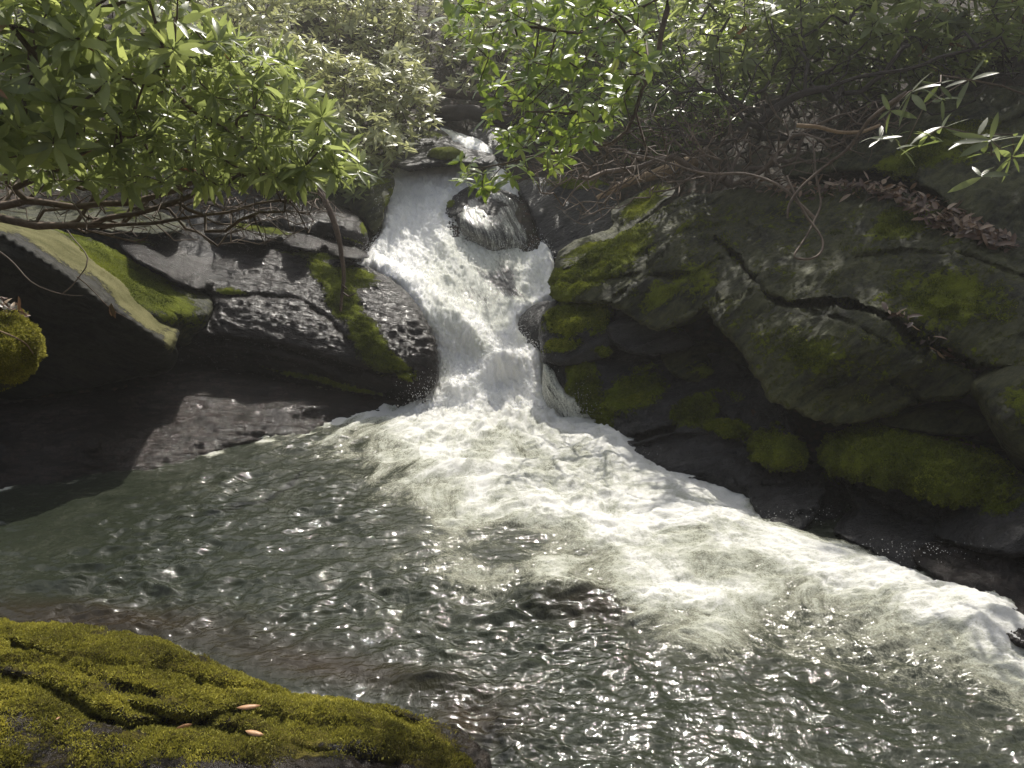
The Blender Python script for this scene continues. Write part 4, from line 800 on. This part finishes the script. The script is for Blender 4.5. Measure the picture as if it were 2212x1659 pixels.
def shrub(label, base, polys, n, Yr, L0, leafmat='leaf', trunks=(), seed=0, bark='bark', group=None, name='rhododendron', cat='shrub', bare=0, barepolys=None, bareYr=None,
          up=0.7, twig_r=0.0028, step=0.16, tone=0.5, wr=0.27, nleaf=(6, 10), brown=0.005, sides=5, bend=0.12, wob=0.05, r_max=0.05, droop=(0.0, 0.3), lift=(-0.35, 0.6), extra=None, bmat=None, lookback=0.25):
    rng = np.random.default_rng(seed); tips = scatter(polys, n, Yr, rng)
    if extra is not None: tips = np.vstack([tips, extra])
    nl = len(tips); alltips = tips
    if bare: alltips = np.vstack([tips, scatter(barepolys or polys, bare, bareYr or Yr, rng)])
    paths, radii, pd = grow(base, alltips, rng, trunks, bend, step, twig_r, wob=wob, r_max=r_max)
    e = bpy.data.objects.new(name, None); COL.objects.link(e); e.empty_display_size = 0.1; e.location = Vector(base)
    e['label'] = label; e['category'] = cat
    if group: e['group'] = group
    V, Q = tubes(paths, radii, sides); B0 = np.array(base)
    link('branches', mesh_np('branches', V-B0, [Q], [M[bark]]), e)
    if nl:
        D = pd[:nl]*0.5+np.array([0, -lookback, up])+rng.normal(0, 0.25, (nl, 3))
        V, Q, t, r = whorls(tips, D, rng, L0, nleaf, wr, tone, brown, droop, lift)
        link('foliage', mesh_np('foliage', V-B0, [Q], [M[leafmat]], {'tone': t, 'rib': r}), e)
    return e
G_L = 'rhododendrons overhanging the left bank'; G_R = 'rhododendrons overhanging the right bank'; G_B = 'rhododendrons on the slope above the fall'
def u(x, y, Y): return U(x, y, Y).tolist()
# nearest, upper left corner
shrub('nearest rhododendron with the biggest glossy leaves, filling the upper left corner', u(-500, 420, 3.6),
      [[(-150,-80),(400,-80),(430,60),(330,150),(240,240),(120,340),(-150,420)]], 240, (2.4, 3.2), 0.122, trunks=[[u(-500,420,3.6), u(-300,300,3.4), u(0,120,3.0), u(200,20,2.9)], [u(-300,300,3.4), u(-60,260,2.9), u(120,230,2.8)]], seed=101, group=G_L, tone=0.66, wr=0.24, twig_r=0.003, nleaf=(6, 9), lift=(-0.4, 0.9), up=0.5)
shrub('rhododendron whose long bare crooked branches reach over the lichen-topped slab', u(-420, 520, 3.9),
      [[(330,130),(430,40),(620,120),(700,230),(720,300),(620,370),(480,400),(300,400),(120,400),(-60,390),(120,330),(260,240)],[(600,280),(720,290),(790,350),(760,400),(650,400),(560,380)]], 540, (2.7, 3.9), 0.092,
      trunks=[[u(-420,520,3.9), u(-60,470,3.6), u(95,493,3.5), u(180,487,3.5), u(290,462,3.5), u(400,430,3.5), u(470,400,3.55), u(560,330,3.6)], [u(95,493,3.5), u(250,490,3.5), u(340,478,3.5), u(440,462,3.55), u(520,450,3.6), u(600,430,3.7)],
              [u(-60,470,3.6), u(40,440,3.4), u(160,445,3.35), u(280,438,3.4), u(400,400,3.45), u(480,330,3.5)], [u(-420,520,3.9), u(0,300,3.4), u(200,200,3.3), u(400,120,3.4)]],
      seed=102, group=G_L, bare=260, barepolys=[[(0,380),(300,400),(560,400),(720,400),(720,470),(620,530),(420,530),(250,520),(60,480)]], bareYr=(3.2, 4.1), tone=0.55, wr=0.22, lift=(-0.5, 1.0), r_max=0.02, twig_r=0.0017, step=0.1, wob=0.035, up=0.5)
shrub('mid green rhododendron in front of the wet boulders left of the fall', u(420, 440, 9.6),
      [[(430,230),(640,230),(840,240),(900,290),(880,330),(800,390),(720,430),(600,430),(500,400),(440,300)],[(420,90),(640,70),(800,130),(850,220),(850,240),(430,240)]], 900, [(10.2, 11.6), (11.0, 12.6)], 0.185,
      trunks=[[u(420,440,9.6), u(520,380,9.4), u(640,330,9.4), u(780,330,9.6)], [u(520,380,9.4), u(560,250,9.2), u(680,150,9.4)]], seed=103, group=G_L, leafmat='leaf_lit', bare=120, barepolys=[[(420,420),(720,430),(760,470),(600,490),(430,470)]], bareYr=(8.2, 9.4), tone=0.55)
shrub('drooping rhododendron sprays hanging over the shiny blocks at the left lip of the fall', u(600, 420, 10.2),
      [[(600,330),(800,350),(830,390),(740,440),(620,440)]], 70, (9.7, 10.5), 0.17, trunks=[[u(600,420,10.2), u(680,380,10.0), u(780,380,10.0)]], seed=104, group=G_L, tone=0.5, up=0.3)
# slope above the fall
shrub('pale olive rhododendron thicket high on the left slope', u(560, 260, 13), [[(300,-60),(620,-60),(640,120),(560,240),(380,160)]], 640, (10.5, 14), 0.17, 'leaf_lit', seed=111, group=G_B, step=0.3, sides=4, wob=0.1)
shrub('pale olive rhododendron between the high left thicket and the stream gap', u(760, 300, 13.5), [[(600,-60),(860,-60),(900,100),(935,200),(900,270),(760,270),(620,230)]], 900, (13, 16), 0.19, 'leaf_lit', seed=112, group=G_B, step=0.3, sides=4, wob=0.1)
shrub('hazy grey-green rhododendron at the top centre right of the stream gap', u(900, 160, 18), [[(780,-60),(1130,-60),(1090,90),(960,175),(880,120)]], 900, (14, 20), 0.18, 'leaf_lit', seed=113, group=G_B, step=0.4, sides=4, wob=0.1, tone=0.75)
shrub('sunlit rhododendron behind the fallen logs at the head of the stream', u(1080, 200, 15), [[(1000,-60),(1400,-60),(1380,150),(1200,210),(1010,200),(960,185)]], 760, (12.5, 16), 0.17, 'leaf_lit', seed=114, group=G_B, step=0.4, sides=4, wob=0.1, tone=0.6)
shrub('far rhododendron thicket closing the view at the top left', u(500, 100, 18), [[(-50,-60),(820,-60),(800,80),(500,160),(50,160)]], 760, (15, 19), 0.2, 'leaf_lit', seed=115, group=G_B, step=0.4, sides=4, tone=0.65)
shrub('olive rhododendron on the left slope seen behind the nearest branches', u(200, 380, 12), [[(-500,-60),(380,-60),(420,200),(380,400),(100,400),(-500,380)]], 900, (10.4, 13.5), 0.19, 'leaf_lit', seed=116, group=G_B, step=0.35, sides=4, wob=0.1, tone=0.45)
shrub('small olive rhododendron right beside the pale grey slab at the stream gap', u(860, 330, 12.2), [[(840,90),(940,150),(940,270),(905,325),(830,340),(800,250)]], 150, (11.4, 12.6), 0.18, 'leaf_lit', seed=117, group=G_B, step=0.3, sides=4, tone=0.5)
# right of the fall
shrub('bright green broad-leaved laurel arching from the right over the top of the fall', u(2500, 300, 5.6),
      [[(955,30),(1100,-60),(1350,-60),(1420,120),(1330,260),(1250,330),(1180,390),(1100,370),(1070,300),(1040,240),(1010,150)], [(965,345),(1060,330),(1120,390),(1060,420),(1000,400)]], 260, [(3.7, 4.6), (3.9, 4.3)], 0.085, 'leaf_green',
      trunks=[[u(2500,300,5.6), u(2300,-120,5.2), u(1800,-90,4.8), u(1450,-20,4.5), u(1280,60,4.3), u(1150,60,4.2), u(1040,60,4.2)], [u(1450,-20,4.5), u(1400,150,4.4), u(1250,240,4.2), u(1120,240,4.2), u(1060,190,4.2)], [u(1400,150,4.4), u(1320,300,4.3), u(1120,350,4.2), u(1010,372,4.1)]],
      seed=121, group=G_R, name='laurel', wr=0.33, tone=0.6, bare=90, barepolys=[[(1100,250),(1300,150),(1450,200),(1450,400),(1250,420),(1120,400)]], bareYr=(3.9, 4.6), nleaf=(5, 8), wob=0.05, bend=0.2, twig_r=0.0017, step=0.1, r_max=0.016)
shrub('second green laurel-like bush filling the space behind the arching laurel', u(1500, 330, 12), [[(1100,200),(1130,20),(1400,0),(1480,120),(1500,280),(1300,350),(1180,390),(1120,350)]], 700, (11.5, 13.5), 0.19, 'leaf_green', seed=126, group=G_R, tone=0.6, bare=200, step=0.25, bend=0.2)
shrub('sun-flecked rhododendron behind the tangle of stems on the right slope', u(1560, 330, 11), [[(1150,-60),(1900,-60),(1800,100),(1650,230),(1500,320),(1380,330),(1300,250),(1200,100)]], 620, (10.5, 13), 0.18, 'leaf_green', seed=122, group=G_R, step=0.25, tone=0.7, bare=200, bend=0.2)
shrub('dark rhododendron with a thick forked trunk leaning over the great slab', u(1640, 275, 8.0),
      [[(1420,-60),(2250,-60),(2250,60),(2100,150),(1900,150),(1700,180),(1560,180),(1450,60)]], 430, (8.2, 9.8), 0.2,
      trunks=[[u(1665,292,8.0), u(1620,240,7.7), u(1560,165,7.5), u(1540,90,7.3), u(1535,30,7.1)], [u(1560,165,7.5), u(1480,110,7.2), u(1380,80,7.1), u(1300,60,7.1)], [u(1640,275,8.0), u(1700,215,7.9), u(1850,170,7.8), u(2000,130,7.6), u(2200,80,7.6)]],
      seed=123, group=G_R, bark='bark_dark', bare=620, barepolys=[[(1350,150),(1700,80),(2212,60),(2212,200),(2000,260),(1850,330),(1700,380),(1400,400),(1300,300)]], bareYr=(7.6, 9.2), tone=0.55, twig_r=0.0032, wob=0.1, bend=0.22)
shrub('leafless tangle of thin brown stems at the top edge of the great slab', u(1580, 400, 7.9),
      [[(1180,300),(1230,300),(1230,340),(1180,340)]], 4, (7.2, 7.8), 0.12, trunks=[[u(1580,400,7.9), u(1450,350,7.7), u(1300,380,7.5), u(1200,430,7.4)], [u(1580,400,7.9), u(1700,330,7.5), u(1850,250,7.4)], [u(1580,400,7.9), u(1500,300,7.8), u(1420,220,7.7)]],
      seed=124, group=G_R, bark='bark', bare=900, barepolys=[[(1130,330),(1400,240),(1700,200),(2000,230),(1900,340),(1820,400),(1600,410),(1400,430),(1250,480),(1160,420)]], bareYr=(7.0, 8.6), bend=0.32, wob=0.14, twig_r=0.003)
shrub('low green rhododendron glimpsed through the brown tangle above the great slab', u(1500, 330, 11.4), [[(1280,220),(1450,180),(1720,170),(1750,280),(1600,330),(1350,340)]], 260, (10.2, 11.6), 0.17, 'leaf_green', seed=128, group=G_R, step=0.25, tone=0.55)
shrub('scraggly dark shrub on the litter-covered slope at the upper right corner', u(2000, 200, 9.6), [[(1650,60),(2260,20),(2260,160),(2050,190),(1900,220),(1700,220)]], 260, (8.4, 10.2), 0.17, seed=127, group=G_R, bark='bark_dark', tone=0.4, bare=500, bareYr=(8.2, 10), bend=0.25, wob=0.1,
      barepolys=[[(1600,60),(2260,20),(2260,190),(2000,230),(1800,300),(1650,250)]])
shrub('young rhododendron with a few long leaves hanging in front of the upper right slab', u(2330, 250, 5.6),
      [[(1880,250),(1990,180),(2100,170),(2000,330),(1880,330)], [(2080,300),(2230,250),(2230,360),(2110,380)]], 18, [(5.2, 6.0), (4.8, 5.4)], 0.19, trunks=[[u(2330,250,5.6), u(2180,190,5.5), u(2040,170,5.5)], [u(2330,250,5.6), u(2220,330,5.2), u(2140,340,5.1)]], seed=125, group=G_R, wr=0.22, tone=0.12, nleaf=(4, 6), bark='bark')
# unseen trees added above the frame on the right bank to shade the slab
def tree(label, base, H, crown, n, seed, L0=0.2):
    rng = np.random.default_rng(seed); tips = []
    for (cx, cy, cz, rx, ry, rz, m) in crown:
        d = rng.normal(0, 1, (m, 3)); d /= np.linalg.norm(d, axis=1)[:, None]; tips.append(np.array([cx, cy, cz])+d*(rng.uniform(0.3, 1, (m, 1))**0.5)*np.array([rx, ry, rz]))
    tips = np.vstack(tips); b = np.array(base, float); top = b+np.array([0.3, 0.2, H])
    paths, radii, pd = grow(b, tips, rng, [[b.tolist(), (b*0.6+top*0.4+np.array([0.1, -0.1, 0])).tolist(), top.tolist()]], 0.15, 0.4, 0.004, wob=0.1, r_max=0.16)
    e = bpy.data.objects.new('tree', None); COL.objects.link(e); e.location = Vector(b.tolist()); e['label'] = label; e['category'] = 'tree'
    V, Q = tubes(paths, radii, 6); link('trunk', mesh_np('trunk', V-b, [Q], [M['bark_dark']]), e)
    V, Q, t, r = whorls(tips, pd*0.5+np.array([0, 0, 0.6])+rng.normal(0, 0.3, tips.shape), rng, L0, (7, 10), 0.32, 0.45)
    link('crown', mesh_np('crown', V-b, [Q], [M['leaf']], {'tone': t, 'rib': r}), e)
def gz(x, y): return float(gfun(np.array([[x, y]]))[0])
tree('unseen evergreen tree added behind the great slab to shade it, its crown above the top of the photo', (4.6, 12.0, gz(4.6, 12.0)-0.1), 5.0, [(4.0, 10.7, 6.7, 1.3, 1.5, 1.0, 330), (5.2, 10.4, 6.5, 1.5, 1.5, 1.0, 330)], 0, 201)
tree('second unseen evergreen tree added on the right slope for shade, leaning out above the right edge of the photo', (7.5, 10.5, gz(7.5, 10.5)-0.1), 5.0, [(6.6, 9.4, 6.4, 1.5, 1.4, 1.0, 300), (5.6, 8.6, 5.6, 1.0, 1.0, 0.7, 160)], 0, 202)

# ------------------------------------------------------------------ single limbs, vines, logs
def limb(name, label, cat, paths, radii, mat, seed=0, wob=0.03, step=0.05, sides=8, group=None, rough=0.1):
    PP, RR = [], []
    for i, (p, (r0, r1)) in enumerate(zip(paths, radii)):
        P = resample(catmull(p, 8, False), step, False); P = wobble(P, wob, 2.2, seed+i)
        t = np.linspace(0, 1, len(P)); rr = (r0+(r1-r0)*t)*(1+rough*fbm(P*9, 3, seed+40+i)*2)
        PP.append(np.vstack([P, P[-1:]+(P[-1:]-P[-2:-1])*0.2])); RR.append(np.append(rr, 0.0005))
    V, Q = tubes(PP, RR, sides)
    V = V+0.12*np.mean([r[0] for r in radii])*np.stack([fbm(V*25, 2, seed+5), fbm(V*25+9, 2, seed+6), fbm(V*25+17, 2, seed+7)], 1)
    return link(name, mesh_np(name, V, [Q], [M[mat]]), None, label, cat, group)
limb('dead_branch', 'dark dead branch hanging straight down in front of the wet dome', 'branch',
     [[u(690,400,6.7), u(705,440,6.6), u(728,500,6.55), u(738,545,6.55), u(742,590,6.55), u(737,640,6.55), u(735,672,6.55)], [u(741,632,6.55), u(752,640,6.5), u(768,634,6.45)], [u(739,612,6.55), u(747,620,6.52), u(750,622,6.52)], [u(705,440,6.6), u(660,380,6.6), u(600,330,6.7)]],
     [(0.03, 0.012), (0.009, 0.003), (0.012, 0.006), (0.02, 0.008)], 'dead', 301, wob=0.02)
limb('fallen_log', 'upper of two logs lying across the head of the stream', 'log', [[u(930,196,13.0), u(1010,205,12.8), u(1100,216,12.6)]], [(0.085, 0.05)], 'dead', 302)
limb('fallen_log', 'thicker mossy log lying just above the little upper cascade', 'log', [[u(930,250,12.6), u(1000,243,12.4), u(1060,252,12.3), u(1150,275,12.2)]], [(0.13, 0.08)], 'bark_dark', 303)
limb('fallen_log', 'split peeled orange-tan log behind the tangle right of the fall', 'log', [[u(1290,425,9.4), u(1350,395,9.3), u(1430,370,9.2), u(1500,345,9.2)]], [(0.03, 0.09)], 'bark_tan', 304)
limb('broken_branch', 'short peeled tan branch stub with tiny thorny knots above the litter ledge', 'branch', [[u(1720,268,6.5), u(1760,272,6.45), u(1810,285,6.4), u(1850,282,6.4), u(1900,268,6.5)]], [(0.018, 0.012)], 'bark_tan', 305)
limb('vine', 'olive-brown vine dropping to a hook-shaped loop on the great slab', 'vine',
     [[u(1700,380,6.45), u(1720,430,6.3), u(1745,470,6.2), u(1775,515,6.05), u(1772,545,5.95), u(1750,560,5.9), u(1722,560,5.9), u(1716,552,5.9), u(1735,520,6.05), u(1760,480,6.2), u(1772,440,6.3), u(1762,380,6.4), u(1755,300,6.6)]], [(0.010, 0.007)], 'bark', 306, wob=0.015, step=0.03)
limb('vine', 'slim pale stem slanting down from the upper right to the litter ledge', 'vine', [[u(1960,200,6.0), u(1880,260,6.2), u(1830,320,6.3), u(1770,370,6.35), u(1710,430,6.3), u(1700,470,6.2)]], [(0.016, 0.009)], 'bark', 307, wob=0.02)
limb('vine', 'long bowed tan stem sweeping low over the slab top towards the fall', 'vine', [[u(1760,470,6.3), u(1690,405,6.5), u(1620,380,6.7), u(1520,372,6.8), u(1450,355,6.9), u(1350,330,7.0)]], [(0.014, 0.007)], 'bark', 308, wob=0.02)
limb('twig', 'thin arching twig dangling over the dark hollow right of the fall', 'twig', [[u(1330,440,7.6), u(1300,470,7.4), u(1260,485,7.2), u(1230,470,7.2), u(1205,440,7.3)], [u(1300,470,7.4), u(1285,420,7.4), u(1262,380,7.5)]], [(0.005, 0.002), (0.005, 0.003)], 'bark', 309, wob=0.02)
limb('twig', 'long thin arching twig hanging low over the dark overhang at the left', 'twig',
     [[u(-60,500,4.2), u(20,560,4.1), u(70,610,4.0), u(130,632,4.0), u(180,635,4.0)], [u(130,632,4.0), u(165,600,4.05), u(190,560,4.1), u(150,500,4.3)], [u(165,600,4.05), u(210,640,4.1), u(240,668,4.1), u(285,692,4.1)]], [(0.006, 0.0015), (0.0035, 0.003), (0.003, 0.001)], 'bark', 310, wob=0.02)
limb('twig', 'curved twig lying across the small yellow-green boulder', 'twig', [[u(0,716,3.12), u(30,728,3.08), u(55,742,3.08), u(72,765,3.15)]], [(0.004, 0.002)], 'bark_tan', 311, wob=0.005, step=0.02)

# ------------------------------------------------------------------ fallen leaves
def single_leaf(name, label, p, ax, up, L, W, mat, tone, group=None, curl=0.3):
    V, Q, t, r = leaves(np.array([p]), np.array([ax], float), np.array([up], float), np.array([L]), np.array([W]), np.array([curl]), -0.5, np.array([tone]))
    # a second, slightly lower skin gives the blade a thickness
    o = link(name, mesh_np(name, V, [Q], [M[mat]], {'tone': t, 'rib': r*0}), None, label, 'leaf', group)
    md = o.modifiers.new('thickness', 'SOLIDIFY'); md.thickness = 0.0012; return o
def on_rock(lbl, fx, fy, lift=0.01):
    V, T, N, mm, X = BNORM[lbl]; i = int(np.argmin((X[:, 0]-fx)**2+(X[:, 1]-fy)**2)); return V[i]+N[i]*lift, N[i]
FL_ = 'long low foreground rock blanketed in yellow-green moss ridges, bottom left'
GL = 'fallen leaves on the mossy foreground rock'
for (fx, fy, ax, L, lbl) in ((514, 1560, (0.9, 0.35, 0.15), 0.085, 'largest pinkish-tan fallen leaf, uppermost of those on the foreground moss'), (528, 1630, (1, -0.1, 0.1), 0.065, 'pinkish fallen leaf just below the largest one on the foreground moss'),
                             (395, 1538, (1, 0.1, 0.1), 0.06, 'faded fallen leaf in a moss groove, left of the largest tan one'), (123, 1597, (0.1, 1, 0.1), 0.022, 'tiny orange leaf scrap alone on the moss at far left')):
    p, nn = on_rock(FL_, fx, fy, 0.045 if L > 0.08 else 0.075); single_leaf('fallen_leaf', lbl, p, ax, nn+np.array([0, -0.25, 0]), L, L*0.42, 'leaf_tan', random.Random(fx).random(), GL)
def leaf_cluster():
    p = np.array(u(240, 655, 4.1)); n = 4; rng = np.random.default_rng(4)
    ax = np.array([(0.1, 0, -1), (-0.15, 0.1, -1), (0.3, -0.1, -1), (-0.02, 0.15, -1.0)]); V, Q, t, r = leaves(np.repeat(p[None], n, 0), ax, np.array([(0, -1, 0.1), (0.6, -1, 0), (-0.5, -1, 0), (0, -1, 0.0)]), np.array([.085, .075, .06, .08]), np.array([.024]*4), np.full(n, 0.1), 0.5, np.array([.3, .6, .5, .2]))
    link('dead_leaf', mesh_np('dead_leaf', V, [Q], [M['leaf_brown']], {'tone': t, 'rib': r}), None, 'small bunch of russet dead leaves hanging from the low twig at left', 'leaf')
leaf_cluster()
def litter(lbl_rocks, polys, n, name, label, seed, Lr=(0.05, 0.11), pile=0.05):
    rng = np.random.default_rng(seed); P, A, UPV = [], [], []
    for (rk, poly, m) in zip(lbl_rocks, polys, n):
        V, T, N, mm, X = BNORM[rk]; ok = np.where(inpoly(X, poly))[0]
        if not len(ok): continue
        i = rng.choice(ok, m); P.append(V[i]+N[i]*rng.uniform(0.004, pile, (m, 1))+rng.normal(0, 0.01, (m, 3)))
        UPV.append(N[i]+rng.normal(0, 0.45, (m, 3)))
    P = np.vstack(P); UPV = np.vstack(UPV); m = len(P); A = rng.normal(0, 1, (m, 3)); A -= UPV*((A*UPV).sum(1)/(UPV**2).sum(1))[:, None]
    L = rng.uniform(Lr[0], Lr[1], m)
    V, Q, t, r = leaves(P, A, UPV, L, L*rng.uniform(0.25, 0.45, m), rng.uniform(-0.3, 0.4, m), 0.4, rng.random(m))
    link(name, mesh_np(name, V, [Q], [M['leaf_brown']], {'tone': t, 'rib': r*0}), None, label, 'leaves', None, 'stuff')
SL = 'enormous mossy striated slab sloping down to the right bank, split by a crooked crack'
litter([SL, SL, SL], [[(1600,390),(1860,388),(1980,410),(2060,455),(2150,500),(2140,540),(2040,500),(1930,440),(1820,415),(1620,415)], [(2040,470),(2140,500),(2200,545),(2130,540),(2050,505)], [(1900,650),(1960,685),(2040,740),(2110,800),(2090,800),(2010,750),(1930,700)]],
       [620, 160, 40], 'leaf_litter', 'brown dead leaves drifted along the ledge of the great slab', 7, (0.03, 0.12), pile=0.06)
BW = 'broad dark wet boulder with moss cushions where the foam meets the right bank'
litter([BW], [[(1550,850),(1680,900),(1700,980),(1640,1000),(1590,900)]], [9], 'leaf_litter', 'few scattered dead leaves on the broad dark wet boulder', 8, pile=0.01)
MC = 'large cushion-like boulder thickly covered in dark green moss on the right bank'
litter([MC], [[(1900,915),(2060,935),(2120,965),(2100,990),(2030,965),(1900,935)]], [14], 'leaf_litter', 'dry leaves caught along the crest of the dark green moss cushion', 9, pile=0.02)
RB = 'small bright yellow-green mossy boulder cut off by the left edge of the photo'
litter([RB], [[(-90,640),(30,650),(60,690),(20,685),(-80,670)]], [40], 'leaf_litter', 'dark red-brown leaves lying on top of the small yellow-green boulder', 10, (0.05, 0.09), pile=0.02)

# ------------------------------------------------------------------ moss fronds on the foreground rock (a part of it)
def fronds(lbl, parent, n, seed, size=(0.006, 0.016), mat='frond', mu=0.55, lo=0.3):
    V, T, N, mm, X = BNORM[lbl]; rng = np.random.default_rng(seed)
    a_ = V[T[:, 0]]; b_ = V[T[:, 1]]; c_ = V[T[:, 2]]; ar = np.linalg.norm(np.cross(b_-a_, c_-a_), axis=1)
    mt = mm[T].mean(1); vis = (X[T[:, 0], 1] < 1720) & (X[T[:, 0], 0] > -60)
    pr = ar*sstep(lo, lo+0.32, mt+0.5*fbm(a_*5, 3, 340))*vis+1e-12; pr /= pr.sum(); i = rng.choice(len(T), n, p=pr)
    w = rng.dirichlet([1, 1, 1], n); P = a_[i]*w[:, :1]+b_[i]*w[:, 1:2]+c_[i]*w[:, 2:]; NN = N[T[i, 0]]
    ax = NN+rng.normal(0, 0.55, (n, 3))+np.array([0.15, -0.1, 0.1]); ax /= np.linalg.norm(ax, axis=1)[:, None]; L = rng.uniform(size[0], size[1], n)*(0.8+0.5*fbm(P*12, 2, 5))
    sd = np.cross(ax, rng.normal(0, 1, (n, 3))); sd /= np.linalg.norm(sd, axis=1)[:, None]; Wd = L*0.2
    nn = np.cross(sd, ax)
    p0 = P-ax*0.002; V_ = np.stack([p0+sd*Wd[:, None]*0.6, p0-sd*Wd[:, None]*0.6, P+ax*(L*0.55)[:, None]-sd*Wd[:, None]+nn*(L*0.1)[:, None], P+ax*(L*0.55)[:, None]+sd*Wd[:, None]+nn*(L*0.1)[:, None], P+ax*L[:, None]+nn*(L*0.35)[:, None]], 1).reshape(-1, 3)
    k = np.arange(n)*5; Q = np.stack([k, k+1, k+2, k+3], 1); T3 = np.stack([k+3, k+2, k+4], 1)
    tn = mu+0.55*fbm(P*3.2, 4, 77)+rng.normal(0, 0.13, n)-(0.12*sstep(0, 1.2, P[:, 0]+1.2) if mat == 'frond' else 0)
    tn = np.repeat(np.clip(tn, 0, 1), 5); tn.reshape(-1, 5)[:, :2] *= 0.75
    link('moss', mesh_np('moss', V_, [Q, T3], [M[mat]], {'tone': tn}), parent, kind='stuff')
fronds(FL_, fore, 150000, 12, mu=0.68)
fronds(RB, bpy.data.objects['boulder'], 16000, 13, (0.006, 0.014))

def by_label(l): return next(o for o in COL.objects if o.get('label') == l)
for (l, n, sz, mu, lo) in ((MC, 30000, (0.008, 0.02), 0.5, 0.3), (BW, 34000, (0.008, 0.02), 0.5, 0.45), ('knobbly boulder with a bright moss cap at the narrowest point right of the fall', 14000, (0.009, 0.022), 0.7, 0.45),
                       ('small round mossy boulder at the foot of the great slab', 7000, (0.008, 0.018), 0.5, 0.3), (SL, 42000, (0.008, 0.02), 0.45, 0.5), ('low grey boulder with a mossy right shoulder at the right edge of the photo', 8000, (0.008, 0.018), 0.55, 0.45),
                       ('huge glossy wet domed rock with a broad moss stripe, left of the waterfall', 24000, (0.006, 0.015), 0.5, 0.5), ('long slanting slab covered in green moss behind the angular lichen-topped slab', 18000, (0.005, 0.013), 0.5, 0.5),
                       ('narrow slab with sunlit yellow-green moss leaning over the dark recess right of the fall', 6000, (0.008, 0.02), 0.65, 0.5), ('upper mossy slab with pale streaks of sun above the ledge of dead leaves', 16000, (0.008, 0.02), 0.5, 0.5)):
    fronds(l, by_label(l), n, 400+n % 97, sz, 'frond_green', mu, lo)
